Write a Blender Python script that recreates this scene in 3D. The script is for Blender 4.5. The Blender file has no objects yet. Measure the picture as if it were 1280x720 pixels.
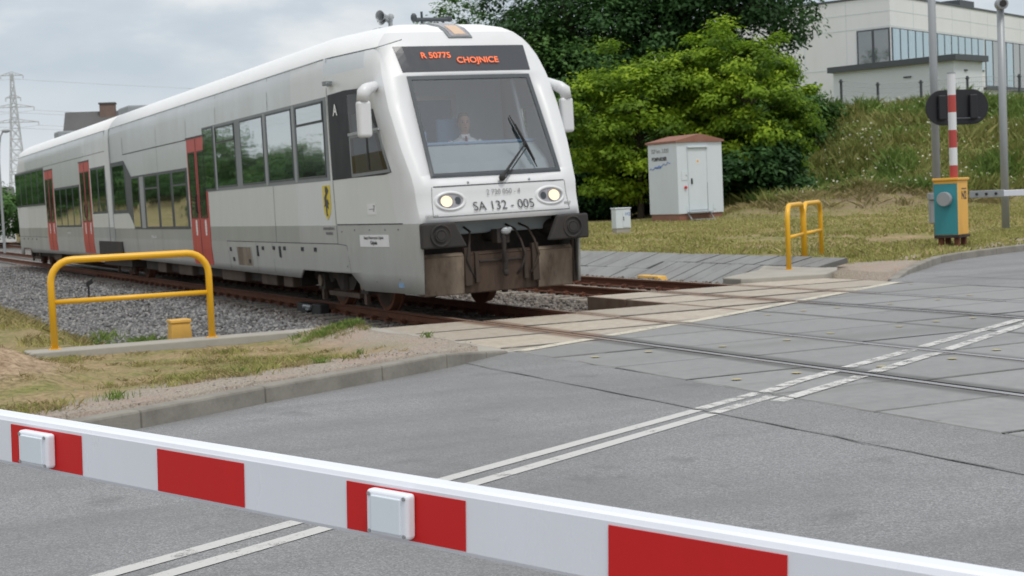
import bpy, bmesh, math, random
import numpy as np
from math import sin, cos, pi, radians, sqrt
from mathutils import Vector, Matrix

random.seed(7); rng = np.random.default_rng(11)
scene = bpy.context.scene
COL = scene.collection

# ------------------------------------------------------------------ camera
F = Vector((0.42542789, 0.90301584, -0.05977874)); Rv = Vector((0.9025819, -0.42818596, -0.04475159)); Uv = Vector((0.06600782, 0.03491663, 0.997208))
CAM = Vector((0, 0, 1.555)); FPX = 1881.7
FH = Vector((F.x, F.y, 0)).normalized(); RH = Vector((FH.y, -FH.x, 0))
def at(x, y, Z):                      # reference pixel + depth in metres -> world point
    d = F + Rv * ((x - 640) / FPX) + Uv * ((360 - y) / FPX)
    return CAM + d * Z
def azdir(deg): return FH * cos(radians(deg)) + RH * sin(radians(deg))
cd = bpy.data.cameras.new('camera'); cam = bpy.data.objects.new('camera', cd); COL.objects.link(cam)
cam.matrix_world = Matrix(((Rv.x, Uv.x, -F.x, CAM.x), (Rv.y, Uv.y, -F.y, CAM.y), (Rv.z, Uv.z, -F.z, CAM.z), (0, 0, 0, 1)))
cd.sensor_width = 36; cd.lens = 36 * FPX / 1280; cd.clip_start = 0.05; cd.clip_end = 5000
cd.dof.use_dof = True; cd.dof.focus_distance = 4.0; cd.dof.aperture_fstop = 13
scene.camera = cam

# ------------------------------------------------------------------ materials
def new_mat(name):
    m = bpy.data.materials.new(name); m.use_nodes = True
    nt = m.node_tree; b = nt.nodes.get('Principled BSDF')
    return m, nt, b
def N(nt, t, **kw):
    n = nt.nodes.new(t)
    for k, v in kw.items():
        if hasattr(n, k): setattr(n, k, v)
    return n
def coords(nt, kind='Object'):
    return nt.nodes.new('ShaderNodeTexCoord').outputs[kind]
def noise(nt, scale, detail=4, rough=.55, vec=None, kind='Object', dist=0):
    n = nt.nodes.new('ShaderNodeTexNoise'); n.inputs['Scale'].default_value = scale
    n.inputs['Detail'].default_value = detail; n.inputs['Roughness'].default_value = rough
    n.inputs['Distortion'].default_value = dist
    nt.links.new(vec if vec is not None else coords(nt, kind), n.inputs['Vector']); return n.outputs['Fac']
def ramp(nt, fac, stops):
    r = nt.nodes.new('ShaderNodeValToRGB'); e = r.color_ramp.elements
    while len(e) < len(stops): e.new(0.5)
    for i, (p, c) in enumerate(stops):
        e[i].position = p; e[i].color = (c[0], c[1], c[2], 1) if not isinstance(c, (int, float)) else (c, c, c, 1)
    nt.links.new(fac, r.inputs['Fac']); return r.outputs['Color']
def mix(nt, fac, a, b, blend='MIX'):
    n = nt.nodes.new('ShaderNodeMix'); n.data_type = 'RGBA'; n.blend_type = blend
    def setin(s, v):
        if isinstance(v, (int, float)): s.default_value = v
        elif isinstance(v, tuple): s.default_value = (v[0], v[1], v[2], 1)
        else: nt.links.new(v, s)
    if isinstance(fac, (int, float)): n.inputs[0].default_value = fac
    else: nt.links.new(fac, n.inputs[0])
    setin(n.inputs[6], a); setin(n.inputs[7], b); return n.outputs[2]
def math_(nt, op, a, b=None, c=None, clamp=False):
    n = nt.nodes.new('ShaderNodeMath'); n.operation = op; n.use_clamp = clamp
    for i, v in enumerate((a, b, c)):
        if v is None: continue
        if isinstance(v, (int, float)): n.inputs[i].default_value = v
        else: nt.links.new(v, n.inputs[i])
    return n.outputs[0]
def bump(nt, b, h, strength=.3, dist=.01):
    n = nt.nodes.new('ShaderNodeBump'); n.inputs['Strength'].default_value = strength; n.inputs['Distance'].default_value = dist
    nt.links.new(h, n.inputs['Height']); nt.links.new(n.outputs['Normal'], b.inputs['Normal'])
def paint(name, col, rough=.45, dirt=.25, dirtcol=(.12, .10, .08), scale=2.0, metallic=0, bumpy=0, streak=True):
    m, nt, b = new_mat(name)
    co = coords(nt); mp = nt.nodes.new('ShaderNodeMapping'); nt.links.new(co, mp.inputs['Vector'])
    mp.inputs['Scale'].default_value = (1, 1, .35) if streak else (1, 1, 1)
    n1 = noise(nt, scale, 6, .62, mp.outputs['Vector']); n2 = noise(nt, scale * 9, 4, .6, mp.outputs['Vector'])
    f = math_(nt, 'MULTIPLY', ramp(nt, n1, [(.42, 0), (.75, 1)]), dirt)
    f2 = math_(nt, 'MULTIPLY_ADD', ramp(nt, n2, [(.5, 0), (.8, 1)]), dirt * .35, f)
    nt.links.new(mix(nt, f2, col, dirtcol), b.inputs['Base Color'])
    nt.links.new(math_(nt, 'MULTIPLY_ADD', n1, .25, rough - .1), b.inputs['Roughness'])
    b.inputs['Metallic'].default_value = metallic
    if bumpy: bump(nt, b, n2, bumpy, .01)
    return m
def plain(name, col, rough=.5, metallic=0):
    return paint(name, col, rough, .12, tuple(c * .6 for c in col), 6, metallic)
def emit(name, col, s):
    m, nt, b = new_mat(name); n = noise(nt, 30)
    nt.links.new(mix(nt, math_(nt, 'MULTIPLY', n, .25), col, tuple(c * .6 for c in col)), b.inputs['Emission Color'])
    b.inputs['Base Color'].default_value = (*[c * .5 for c in col], 1); b.inputs['Emission Strength'].default_value = s
    return m
def glass_dark(name, col=(.02, .025, .025), refl=.45, tint=(.9, .95, .95)):
    m, nt, b = new_mat(name); out = nt.nodes['Material Output']
    b.inputs['Base Color'].default_value = (*col, 1); b.inputs['Roughness'].default_value = .15
    g = nt.nodes.new('ShaderNodeBsdfGlossy'); g.inputs['Roughness'].default_value = .03; g.inputs['Color'].default_value = (*[c * .85 for c in tint], 1)
    n = noise(nt, 1.3, 2); bp = nt.nodes.new('ShaderNodeBump'); bp.inputs['Strength'].default_value = .12; bp.inputs['Distance'].default_value = .02
    nt.links.new(n, bp.inputs['Height']); nt.links.new(bp.outputs['Normal'], g.inputs['Normal'])
    lw = nt.nodes.new('ShaderNodeFresnel'); lw.inputs['IOR'].default_value = 1.5
    fac = math_(nt, 'ADD', lw.outputs[0], refl, clamp=True)
    ms = nt.nodes.new('ShaderNodeMixShader'); nt.links.new(fac, ms.inputs[0]); nt.links.new(b.outputs[0], ms.inputs[1]); nt.links.new(g.outputs[0], ms.inputs[2])
    nt.links.new(ms.outputs[0], out.inputs['Surface']); return m
def glass_clear(name, refl=.08, tint=(.92, .96, .98)):
    m, nt, b = new_mat(name); out = nt.nodes['Material Output']; nt.nodes.remove(b)
    t = nt.nodes.new('ShaderNodeBsdfTransparent'); t.inputs['Color'].default_value = (*tint, 1)
    g = nt.nodes.new('ShaderNodeBsdfGlossy'); g.inputs['Roughness'].default_value = .03
    lw = nt.nodes.new('ShaderNodeFresnel'); lw.inputs['IOR'].default_value = 1.5
    ms = nt.nodes.new('ShaderNodeMixShader'); nt.links.new(math_(nt, 'ADD', lw.outputs[0], refl, clamp=True), ms.inputs[0])
    nt.links.new(t.outputs[0], ms.inputs[1]); nt.links.new(g.outputs[0], ms.inputs[2]); nt.links.new(ms.outputs[0], out.inputs['Surface'])
    return m
M = {}
M['roof_white'] = paint('roof white', (.80, .81, .82), .4, .10, (.5, .49, .46), .8)
M['white'] = paint('white paint', (.66, .675, .69), .36, .22, (.50, .49, .46), 1.1)
M['silver'] = paint('silver grey paint', (.60, .63, .64), .32, .20, (.40, .40, .38), 1.2, metallic=.45)
M['silver_light'] = paint('side panel and shaded cab paint', (.63, .65, .64), .3, .16, (.38, .37, .34), 1.4)
M['band'] = paint('grey band paint', (.33, .345, .33), .35, .25, (.22, .21, .18), 1.6)
M['lower'] = paint('grey skirt paint', (.40, .41, .40), .4, .32, (.23, .21, .17), 1.6)
M['red'] = paint('train red paint', (.50, .045, .03), .4, .25, (.20, .05, .04), 3)
M['seam'] = plain('panel seam', (.055, .06, .065), .6)
M['frame_grey'] = plain('window rubber grey', (.20, .22, .23), .5)
M['frame_dark'] = plain('window rubber dark', (.045, .055, .065), .45)
M['black'] = plain('black plastic', (.010, .012, .018), .55)
M['rubber'] = paint('matt rubber', (.030, .028, .028), .85, .5, (.06, .05, .042), 5, bumpy=.2)
M['soot'] = paint('sooty steel', (.028, .024, .022), .85, .5, (.10, .065, .045), 3, bumpy=.3)
M['grime'] = paint('grimy brown steel', (.085, .055, .038), .8, .9, (.03, .022, .017), 3, bumpy=.4)
M['grime_dark'] = paint('dark brown steel', (.055, .038, .028), .85, .6, (.025, .02, .016), 3, bumpy=.4)
M['beige_grime'] = paint('dusty beige steel', (.25, .20, .15), .75, .95, (.07, .045, .032), 2.4, bumpy=.3)
M['glass'] = glass_dark('window glass', refl=.5)
M['glass_lo'] = glass_dark('door glass', refl=.25)
M['glass_clear'] = glass_clear('windscreen glass', .15)
M['glass_tint'] = glass_clear('cab side glass', .0, (.36, .38, .38))
M['display'] = plain('display glass', (.05, .055, .065), .2)
M['led'] = emit('orange dot matrix', (1.0, .17, .04), .85)
M['lamp'] = emit('lit headlight', (1.0, .74, .48), 1.2)
M['lamp_dim'] = emit('roof lamp glow', (.75, .55, .40), .45)
M['reflector'] = plain('headlight housing', (.36, .35, .37), .25, .4)
M['ink'] = plain('black lettering', (.06, .06, .065), .6)
M['ink_grey'] = plain('grey lettering', (.20, .20, .20), .6)
M['ink_white'] = plain('white lettering', (.75, .75, .75), .6)
M['cab_wall'] = plain('cab wall', (.70, .80, .88), .6)
M['cab_blue'] = plain('cab blue', (.20, .33, .50), .6)
M['dash'] = plain('cab desk', (.33, .39, .42), .6)
M['yellow'] = paint('yellow railing paint', (.78, .42, .015), .35, .15, (.50, .28, .05), 4)
M['yellow_box'] = paint('yellow box paint', (.72, .42, .08), .55, .35, (.40, .25, .10), 5)
M['crest_yellow'] = plain('crest yellow', (.70, .55, .05), .5)
M['steel'] = paint('worn rail head', (.34, .32, .31), .28, .3, (.16, .10, .07), 4, metallic=.75)
M['rust'] = paint('rusty rail', (.15, .055, .028), .85, .6, (.07, .035, .025), 5, bumpy=.4)
M['concrete'] = paint('concrete', (.36, .34, .30), .85, .45, (.20, .19, .165), 1.7, bumpy=.35, streak=False)
M['sleeper'] = paint('sleeper concrete', (.26, .235, .20), .85, .55, (.14, .11, .08), 3, bumpy=.35, streak=False)
M['kerb'] = paint('kerb concrete', (.25, .235, .205), .85, .85, (.14, .13, .11), 2.5, bumpy=.4, streak=False)
M['galv'] = paint('galvanised steel', (.33, .35, .365), .45, .3, (.22, .23, .24), 3, metallic=.25)
M['teal'] = paint('teal paint', (.035, .26, .30), .45, .25, (.06, .18, .19), 4)
M['amber'] = paint('amber paint', (.74, .40, .055), .45, .25, (.45, .28, .10), 4)
M['hut'] = paint('hut white panel', (.62, .68, .72), .45, .14, (.42, .44, .44), 1.5)
M['brown'] = paint('brown roof paint', (.26, .115, .08), .6, .35, (.36, .24, .17), 2)
M['beam_white'] = paint('barrier white enamel', (.76, .79, .86), .25, .20, (.55, .55, .55), 2.5)
M['beam_red'] = paint('reflective red film', (.58, .004, .005), .5, .15, (.38, .008, .008), 5)
M['mast_red'] = paint('mast red', (.42, .055, .045), .45, .25, (.30, .10, .09), 5)
M['lens'] = paint('milky lens', (.70, .77, .83), .18, .05, (.5, .5, .5), 5)
M['haze_steel'] = plain('haze paled steel', (.50, .53, .56), .7)  # steel paled so that distance haze is in the colour
M['board_black'] = plain('signal black', (.010, .011, .015), .55)
M['facade'] = paint('facade cladding', (.76, .775, .78), .7, .15, (.40, .38, .35), .25)
M['annex'] = paint('annex render', (.64, .68, .71), .75, .12, (.38, .40, .42), .3)
M['bframe'] = plain('anthracite frame', (.07, .08, .09), .5)
M['fin'] = paint('pale glass fin', (.42, .56, .66), .25, .2, (.55, .66, .74), .4)
M['bglass'] = glass_dark('office glass', (.05, .06, .065), .22)
M['rooftile'] = paint('dark roof sheet', (.10, .10, .10), .8, .3, (.05, .05, .05), .6)
M['brick'] = paint('chimney brick', (.20, .145, .125), .85, .5, (.10, .07, .06), 2)
M['bark'] = paint('bark', (.065, .05, .035), .9, .6, (.03, .024, .018), 4, bumpy=.6)
M['skin'] = plain('skin', (.55, .33, .25), .55)
M['shirt'] = plain('white shirt', (.90, .92, .95), .8)
M['trouser'] = plain('dark trousers', (.03, .035, .05), .8)
M['hair'] = plain('grey hair', (.20, .17, .14), .8)
M['tie'] = plain('dark red tie', (.20, .02, .03), .6)
M['stone_dark'] = plain('dark iron', (.02, .02, .02), .7)

def leaf_mat(name, c1, c2, c3, trans=.3):
    m, nt, b = new_mat(name); out = nt.nodes['Material Output']
    a = nt.nodes.new('ShaderNodeAttribute'); a.attribute_name = 'tint'
    col = ramp(nt, a.outputs['Fac'], [(0, c1), (.5, c2), (1, c3)])
    nt.links.new(col, b.inputs['Base Color']); b.inputs['Roughness'].default_value = .6
    b.inputs['Specular IOR Level'].default_value = .3
    t = nt.nodes.new('ShaderNodeBsdfTranslucent'); nt.links.new(mix(nt, .5, col, (.22, .40, .035), 'MIX') if trans > .35 else col, t.inputs['Color'])
    ms = nt.nodes.new('ShaderNodeMixShader'); ms.inputs[0].default_value = trans
    nt.links.new(b.outputs[0], ms.inputs[1]); nt.links.new(t.outputs[0], ms.inputs[2]); nt.links.new(ms.outputs[0], out.inputs['Surface'])
    return m
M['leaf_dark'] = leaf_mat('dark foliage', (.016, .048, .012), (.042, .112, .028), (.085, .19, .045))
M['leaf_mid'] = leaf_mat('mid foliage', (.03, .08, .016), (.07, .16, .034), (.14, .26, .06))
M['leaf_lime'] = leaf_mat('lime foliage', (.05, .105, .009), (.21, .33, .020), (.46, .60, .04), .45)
M['leaf_hill'] = leaf_mat('herb foliage', (.15, .16, .045), (.26, .28, .08), (.44, .39, .17))
M['straw'] = leaf_mat('dry grass', (.17, .15, .06), (.32, .27, .12), (.50, .40, .21))
M['grass'] = leaf_mat('green grass', (.19, .20, .06), (.33, .34, .10), (.52, .47, .20))
M['weed'] = leaf_mat('kerb weeds', (.07, .12, .025), (.15, .23, .05), (.27, .35, .09))
M['petal'] = leaf_mat('white petals', (.45, .45, .38), (.65, .65, .55), (.6, .55, .2), .2)

# ------------------------------------------------------------------ mesh helpers
class MB:
    def __init__(s): s.v = []; s.f = []; s.m = []
    def add(s, vs, fs, m=0):
        o = len(s.v); s.v += [tuple(v) for v in vs]; s.f += [tuple(i + o for i in f) for f in fs]; s.m += [m] * len(fs)
    def box(s, x0, x1, y0, y1, z0, z1, m=0):
        s.add([(x0, y0, z0), (x1, y0, z0), (x1, y1, z0), (x0, y1, z0), (x0, y0, z1), (x1, y0, z1), (x1, y1, z1), (x0, y1, z1)],
              [(0, 3, 2, 1), (4, 5, 6, 7), (0, 1, 5, 4), (1, 2, 6, 5), (2, 3, 7, 6), (3, 0, 4, 7)], m)
    def obox(s, c, ax, ay, az, m=0):       # oriented box: centre + three half-axis vectors
        c, ax, ay, az = map(Vector, (c, ax, ay, az)); vs = [c + ax * i + ay * j + az * k for k in (-1, 1) for j in (-1, 1) for i in (-1, 1)]
        s.add(vs, [(0, 2, 3, 1), (4, 5, 7, 6), (0, 1, 5, 4), (1, 3, 7, 5), (3, 2, 6, 7), (2, 0, 4, 6)], m)
    def prism(s, pts, d, m=0):             # polygon (3D) extruded by d
        n = len(pts); p = [Vector(q) for q in pts]; d = Vector(d)
        s.add(p + [q + d for q in p], [tuple(range(n - 1, -1, -1)), tuple(range(n, 2 * n))] + [(i, (i + 1) % n, n + (i + 1) % n, n + i) for i in range(n)], m)
    def tube(s, pts, r, n=10, m=0, cap=True):
        pts = [Vector(p) for p in pts]; rs = r if isinstance(r, (list, tuple)) else [r] * len(pts)
        prev = None; vs = []
        for i, p in enumerate(pts):
            t = ((pts[i + 1] - p) if i + 1 < len(pts) else (p - pts[i - 1]))
            if 0 < i < len(pts) - 1: t = (pts[i + 1] - p).normalized() + (p - pts[i - 1]).normalized()
            t.normalize()
            a = prev if prev is not None else (Vector((0, 0, 1)) if abs(t.z) < .9 else Vector((1, 0, 0)))
            x = a - t * a.dot(t); x.normalize(); y = t.cross(x); prev = x
            vs += [p + (x * cos(2 * pi * k / n) + y * sin(2 * pi * k / n)) * rs[i] for k in range(n)]
        fs = [(i * n + k, i * n + (k + 1) % n, (i + 1) * n + (k + 1) % n, (i + 1) * n + k) for i in range(len(pts) - 1) for k in range(n)]
        if cap: fs += [tuple(range(n - 1, -1, -1)), tuple((len(pts) - 1) * n + k for k in range(n))]
        s.add(vs, fs, m)
    def ellipsoid(s, c, rx, ry, rz, n=12, m=0):
        c = Vector(c); vs = []; fs = []; h = n // 2
        for j in range(h + 1):
            a = pi * j / h
            for k in range(n): vs.append(c + Vector((rx * sin(a) * cos(2 * pi * k / n), ry * sin(a) * sin(2 * pi * k / n), rz * cos(a))))
        for j in range(h):
            for k in range(n): fs.append((j * n + k, (j + 1) * n + k, (j + 1) * n + (k + 1) % n, j * n + (k + 1) % n))
        s.add(vs, fs, m)
    def build(s, name, mats, parent=None, bevel=0, smooth=False, seg=2):
        me = bpy.data.meshes.new(name); me.from_pydata(s.v, [], s.f)
        mats = mats if isinstance(mats, (list, tuple)) else [mats]
        for mt in mats: me.materials.append(M[mt] if isinstance(mt, str) else mt)
        me.polygons.foreach_set('material_index', s.m); me.validate(); me.update()
        if smooth: me.polygons.foreach_set('use_smooth', [True] * len(me.polygons))
        o = bpy.data.objects.new(name, me); COL.objects.link(o)
        if parent: o.parent = parent
        if bevel:
            b = o.modifiers.new('bevel', 'BEVEL'); b.width = bevel; b.segments = seg; b.limit_method = 'ANGLE'; b.angle_limit = radians(40)
        if smooth == 'auto' or (smooth and smooth is not True): pass
        return o
def recalc(o):
    bm = bmesh.new(); bm.from_mesh(o.data); bmesh.ops.remove_doubles(bm, verts=bm.verts, dist=1e-5); bmesh.ops.recalc_face_normals(bm, faces=bm.faces); bm.to_mesh(o.data); bm.free()
def tag(o, label=None, cat=None, group=None, kind=None):
    if label: o['label'] = label
    if cat: o['category'] = cat
    if group: o['group'] = group
    if kind: o['kind'] = kind
    return o
def empty(name, loc=(0, 0, 0), rz=0):
    o = bpy.data.objects.new(name, None); COL.objects.link(o); o.location = loc; o.rotation_euler = (0, 0, rz); o.empty_display_size = .2
    return o
def copy_tree(o, parent=None):
    c = o.copy(); COL.objects.link(c); c.parent = parent
    for ch in [q for q in bpy.data.objects if q.parent == o]: copy_tree(ch, c)
    return c
def text(name, s, size, mat, parent, matrix, extrude=.002, bold=0, sx=1, align='CENTER'):
    cu = bpy.data.curves.new(name, 'FONT'); cu.body = s; cu.size = size; cu.extrude = extrude; cu.offset = bold; cu.align_x = align; cu.align_y = 'CENTER'
    t = bpy.data.objects.new(name, cu); COL.objects.link(t)
    dg = bpy.context.evaluated_depsgraph_get(); dg.update(); me = bpy.data.meshes.new_from_object(t.evaluated_get(dg))
    bpy.data.objects.remove(t); o = bpy.data.objects.new(name, me); COL.objects.link(o); me.materials.clear(); me.materials.append(M[mat])
    me.transform(matrix @ Matrix.Diagonal((sx, 1, 1, 1)))
    if parent: o.parent = parent
    return o
def frame_matrix(o, x, y):              # local x,y axes placed in space
    x = Vector(x).normalized(); y = Vector(y).normalized(); z = x.cross(y).normalized(); y = z.cross(x)
    return Matrix(((x.x, y.x, z.x, o[0]), (x.y, y.y, z.y, o[1]), (x.z, y.z, z.z, o[2]), (0, 0, 0, 1)))
def leaf_mesh(name, P, Nrm, L, Wd, tint, mat, parent=None, up=None):
    # P centres (n,3); Nrm normals; diamond leaves
    n = len(P); Nrm = Nrm / (np.linalg.norm(Nrm, axis=1, keepdims=True) + 1e-9)
    a = rng.normal(size=(n, 3)); T = np.cross(Nrm, a); T /= np.linalg.norm(T, axis=1, keepdims=True) + 1e-9; B = np.cross(Nrm, T)
    L = np.asarray(L).reshape(-1, 1); Wd = np.asarray(Wd).reshape(-1, 1)
    V = np.stack([P - T * L, P + B * Wd + Nrm * Wd * .25, P + T * L, P - B * Wd + Nrm * Wd * .25], 1).reshape(-1, 3)
    return raw_quads(name, V, tint, mat, parent)
def raw_quads(name, V, tint, mat, parent=None):
    n = len(V) // 4; me = bpy.data.meshes.new(name)
    me.vertices.add(4 * n); me.vertices.foreach_set('co', V.astype(np.float32).ravel())
    me.loops.add(4 * n); me.loops.foreach_set('vertex_index', np.arange(4 * n, dtype=np.int32))
    me.polygons.add(n); me.polygons.foreach_set('loop_start', np.arange(0, 4 * n, 4, dtype=np.int32))
    try: me.polygons.foreach_set('loop_total', np.full(n, 4, dtype=np.int32))
    except Exception: pass
    at_ = me.attributes.new('tint', 'FLOAT', 'POINT'); at_.data.foreach_set('value', np.repeat(np.clip(tint, 0, 1), 4).astype(np.float32))
    me.update(); me.validate(); me.materials.append(M[mat]); o = bpy.data.objects.new(name, me); COL.objects.link(o)
    if parent: o.parent = parent
    return o
def blades(name, P, H, W, tint, mat, lean=.35, parent=None):
    n = len(P); a = rng.uniform(0, 2 * pi, n); d = np.stack([np.cos(a), np.sin(a), np.zeros(n)], 1)
    b = rng.uniform(0, 2 * pi, n); l = np.stack([np.cos(b), np.sin(b), np.zeros(n)], 1) * (np.abs(rng.normal(size=n)) * lean)[:, None]
    H = np.asarray(H)[:, None]; W = np.asarray(W)[:, None]; up = np.array([0, 0, 1.])
    base0 = P - d * W; base1 = P + d * W; mid = P + up * H * .6 + l * H * .4
    top = P + up * H + l * H
    V = np.stack([base0, base1, top + d * W * .15, mid - d * W * .9], 1).reshape(-1, 3)
    return raw_quads(name, V, tint, mat, parent)

# ------------------------------------------------------------------ setting geometry numbers
X1, X2, X3, X4 = 7.747, 9.247, 12.013, 13.513        # the four rails (centre of head)
RD = Vector((.88, .475, 0)).normalized(); RN = Vector((-RD.y, RD.x, 0))   # road direction, normal to its left
E0 = Vector((6.4, 13.65, 0))                          # a point on the road's left edge
def dr(x, y): return (x - E0.x) * RN.x + (y - E0.y) * RN.y
def Zd(x, y): return x * FH.x + y * FH.y
def Xd(x, y): return x * RH.x + y * RH.y
def smooth(t):
    t = np.clip(t, 0, 1); return t * t * (3 - 2 * t)
def vnoise(x, y, s, seed=0):
    x = np.asarray(x) / s + seed * 17.3; y = np.asarray(y) / s - seed * 9.1
    xi = np.floor(x); yi = np.floor(y); xf = smooth(x - xi); yf = smooth(y - yi)
    def h(a, b):
        v = np.sin(a * 127.1 + b * 311.7 + seed * 7.7) * 43758.5453; return v - np.floor(v)
    return (h(xi, yi) * (1 - xf) + h(xi + 1, yi) * xf) * (1 - yf) + (h(xi, yi + 1) * (1 - xf) + h(xi + 1, yi + 1) * xf) * yf
KERB_L = [(-40, -12.5), (-6, 6.55), (2.17, 11.03), (3.3, 11.72), (4.56, 12.42), (5.38, 12.9), (6.0, 13.38), (6.35, 13.62)]
KERB_R = [(15.6, 18.85), (16.6, 19.75), (17.84, 20.73), (19.0, 21.7), (20.02, 22.3), (21.5, 22.95), (22.6, 23.35), (30, 27.5), (60, 43.7), (120, 76)]
def kerb_y(K, x):
    return np.interp(x, [k[0] for k in K], [k[1] for k in K])
def ground_h(x, y):
    x = np.asarray(x, float); y = np.asarray(y, float)
    Z = Zd(x, y); X = Xd(x, y); d = dr(x, y)
    h = np.full_like(x, 0.09)
    kd0 = (y - kerb_y(KERB_L, np.minimum(x, 6.35)))
    h = np.where((x < 6.8) & (y < 18.6), .10 - .17 * smooth((kd0 - .8) / 2.6) * smooth((6.3 - x) / 1.2), h)
    # corridor of the tracks (ballast bed) beyond the crossing
    beyond = np.where(x > 6.15, smooth((y - 17.2) / .3), smooth((y - 18.0) / .3))
    c = smooth((x - 2.6) / 1.2) * (1 - smooth((x - 15.3) / .15))
    h = h * (1 - beyond * c) + (-.34) * beyond * c
    # left edge beyond the kerb strip
    h = np.where((x < 3.8) & (y > 17.9), np.minimum(h, .0), h)
    # far bank of the ditch and the meadow
    t = smooth((x - 16.35) / .25) * smooth((y - 19) / 2) * smooth((d - 2.4) / 4.5)
    bank = .2 + .12 * smooth((Z - 30) / 25)
    dip = smooth((x - 15.3) / .2) * (1 - smooth((x - 16.3) / .25)) * smooth((y - 20.6) / .5)
    h = h * (1 - t) + bank * t
    h = h * (1 - dip) + (-.30) * dip
    # hill
    hill = 4.85 * smooth((Z - 60 - 5 * vnoise(x, y, 9, 3) + 4 * smooth((X - 14) / 6) ) / 22) * smooth((X - 5.5) / 7) * smooth((d - 2) / 8)
    hill += (.9 * (vnoise(x, y, 2.6, 1) - .5) + .5 * (vnoise(x, y, 1.2, 2) - .5)) * smooth(hill / 2)
    mound = .85 * np.exp(-((X - 14.0) / 4.6) ** 2 - ((Z - 60.5) / 2.8) ** 2) * (.6 + .8 * vnoise(x, y, .9, 8))
    hill = hill + 3.2 * smooth((-7 - x) / 7) * smooth((y - 95) / 25)
    h = h + hill + mound
    # sand heap on the left verge
    sh = .46 * np.exp(-((x - 1.25) / 1.0) ** 2 - ((y - 15.2) / 1.6) ** 2)
    h = h + sh * (1 + .35 * (vnoise(x, y, .22, 5) - .5) + .25 * (vnoise(x, y, .5, 55) - .5))
    h = h + .035 * (vnoise(x, y, .8, 6) - .5) * smooth(np.abs(h + .3) * 6) * (x < 60) + .02 * (vnoise(x, y, .25, 7) - .5)
    # under the road and the deck
    ky = np.where(x < 6.35, kerb_y(KERB_L, x), np.where(x > 15.6, kerb_y(KERB_R, x), 1e3))
    road = (y < ky + .10) & ((x < 6.4) | (x > 15.4)) | ((x >= 6.4) & (x <= 15.4) & (y < 17.5))
    rd2 = (d < 0.2) & (d > -12)
    deck = (x > 6.15) & (x < 15.6) & (y < 21.5) & (d < 3.2) & (y < 17.9 + 3.2 * (x > 10.6)) & (d > -12)
    h = np.where((road & (d > -12)) | rd2 | deck, np.minimum(h, -.36), h)
    return h

def axis(segs):
    out = []
    for a, b, s in segs:
        out += list(np.arange(a, b, s))
    out.append(segs[-1][1]); return np.array(out)
gx = axis([(-1500, -200, 100), (-200, -40, 10), (-40, -2, 2), (-2, 8, .12), (8, 26, .25), (26, 70, .7), (70, 140, 3), (140, 400, 20), (400, 1800, 140)])
gy = axis([(-600, -60, 60), (-60, 8, 4), (8, 19, .10), (19, 34, .25), (34, 92, .7), (92, 180, 4), (180, 500, 20), (500, 2500, 200)])
GX, GY = np.meshgrid(gx, gy, indexing='ij'); GH = ground_h(GX, GY)
def grid_mesh(name, X, Y, Z, mat, attrs=None):
    nx, ny = X.shape; V = np.stack([X, Y, Z], -1).reshape(-1, 3).astype(np.float32)
    i, j = np.meshgrid(np.arange(nx - 1), np.arange(ny - 1), indexing='ij'); a = (i * ny + j).ravel()
    Q = np.stack([a, a + ny, a + ny + 1, a + 1], 1).astype(np.int32)
    me = bpy.data.meshes.new(name); me.vertices.add(len(V)); me.vertices.foreach_set('co', V.ravel())
    me.loops.add(Q.size); me.loops.foreach_set('vertex_index', Q.ravel()); me.polygons.add(len(Q)); me.polygons.foreach_set('loop_start', np.arange(0, Q.size, 4, dtype=np.int32))
    me.update(); me.validate()
    me.polygons.foreach_set('use_smooth', [True] * len(me.polygons))
    for k, v in (attrs or {}).items():
        A = me.attributes.new(k, 'FLOAT', 'POINT'); A.data.foreach_set('value', v.ravel().astype(np.float32))
    me.materials.append(mat); o = bpy.data.objects.new(name, me); COL.objects.link(o); return o
# ground cover masks
def masks(x, y):
    Z = Zd(x, y); X = Xd(x, y); d = dr(x, y)
    n1 = vnoise(x, y, 1.1, 11); n2 = vnoise(x, y, .35, 12); n3 = vnoise(x, y, 3.5, 13)
    near = (x < 7) & (y < 18.0)
    kdist = (y - kerb_y(KERB_L, np.minimum(x, 6.35))) * .88
    grit_near = 1 - smooth((kdist - .55 - .9 * n1) / .5)          # gritty strip along the kerb
    grit_near = np.maximum(grit_near, smooth((x - 5.0) / .9))
    heap = smooth((np.exp(-((x - 1.15) / 1.15) ** 2 - ((y - 15.4) / 1.8) ** 2) - .25) / .3)
    grit = np.where(near, np.clip(grit_near, 0, 1), 0)
    sand = np.where(near, heap, 0)
    # far verge by the road
    kd2 = (y - kerb_y(KERB_R, np.maximum(x, 15.6))) * .88
    g2 = (1 - smooth((kd2 - .5 - 1.3 * n1) / .9)) * (x > 15.2) * (x < 40)
    grit = np.maximum(grit, g2)
    corridor = (x > 3.2 + .5 * n1) & (x < 15.4) & (y > 17.9)
    dry = .35 + .65 * n3
    dry = np.where(near, .75, dry)
    hill = smooth((Z - 60) / 8) * smooth((X - 6) / 5) * (x > 0)
    bare = 1.15 * np.exp(-((X - 14.2) / 6.5) ** 2 - ((Z - 60.5) / 3.6) ** 2)
    return grit, sand, corridor.astype(float), dry, hill, np.clip(bare, 0, 1)
gr_, sa_, co_, dy_, hi_, ba_ = masks(GX, GY)
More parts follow.
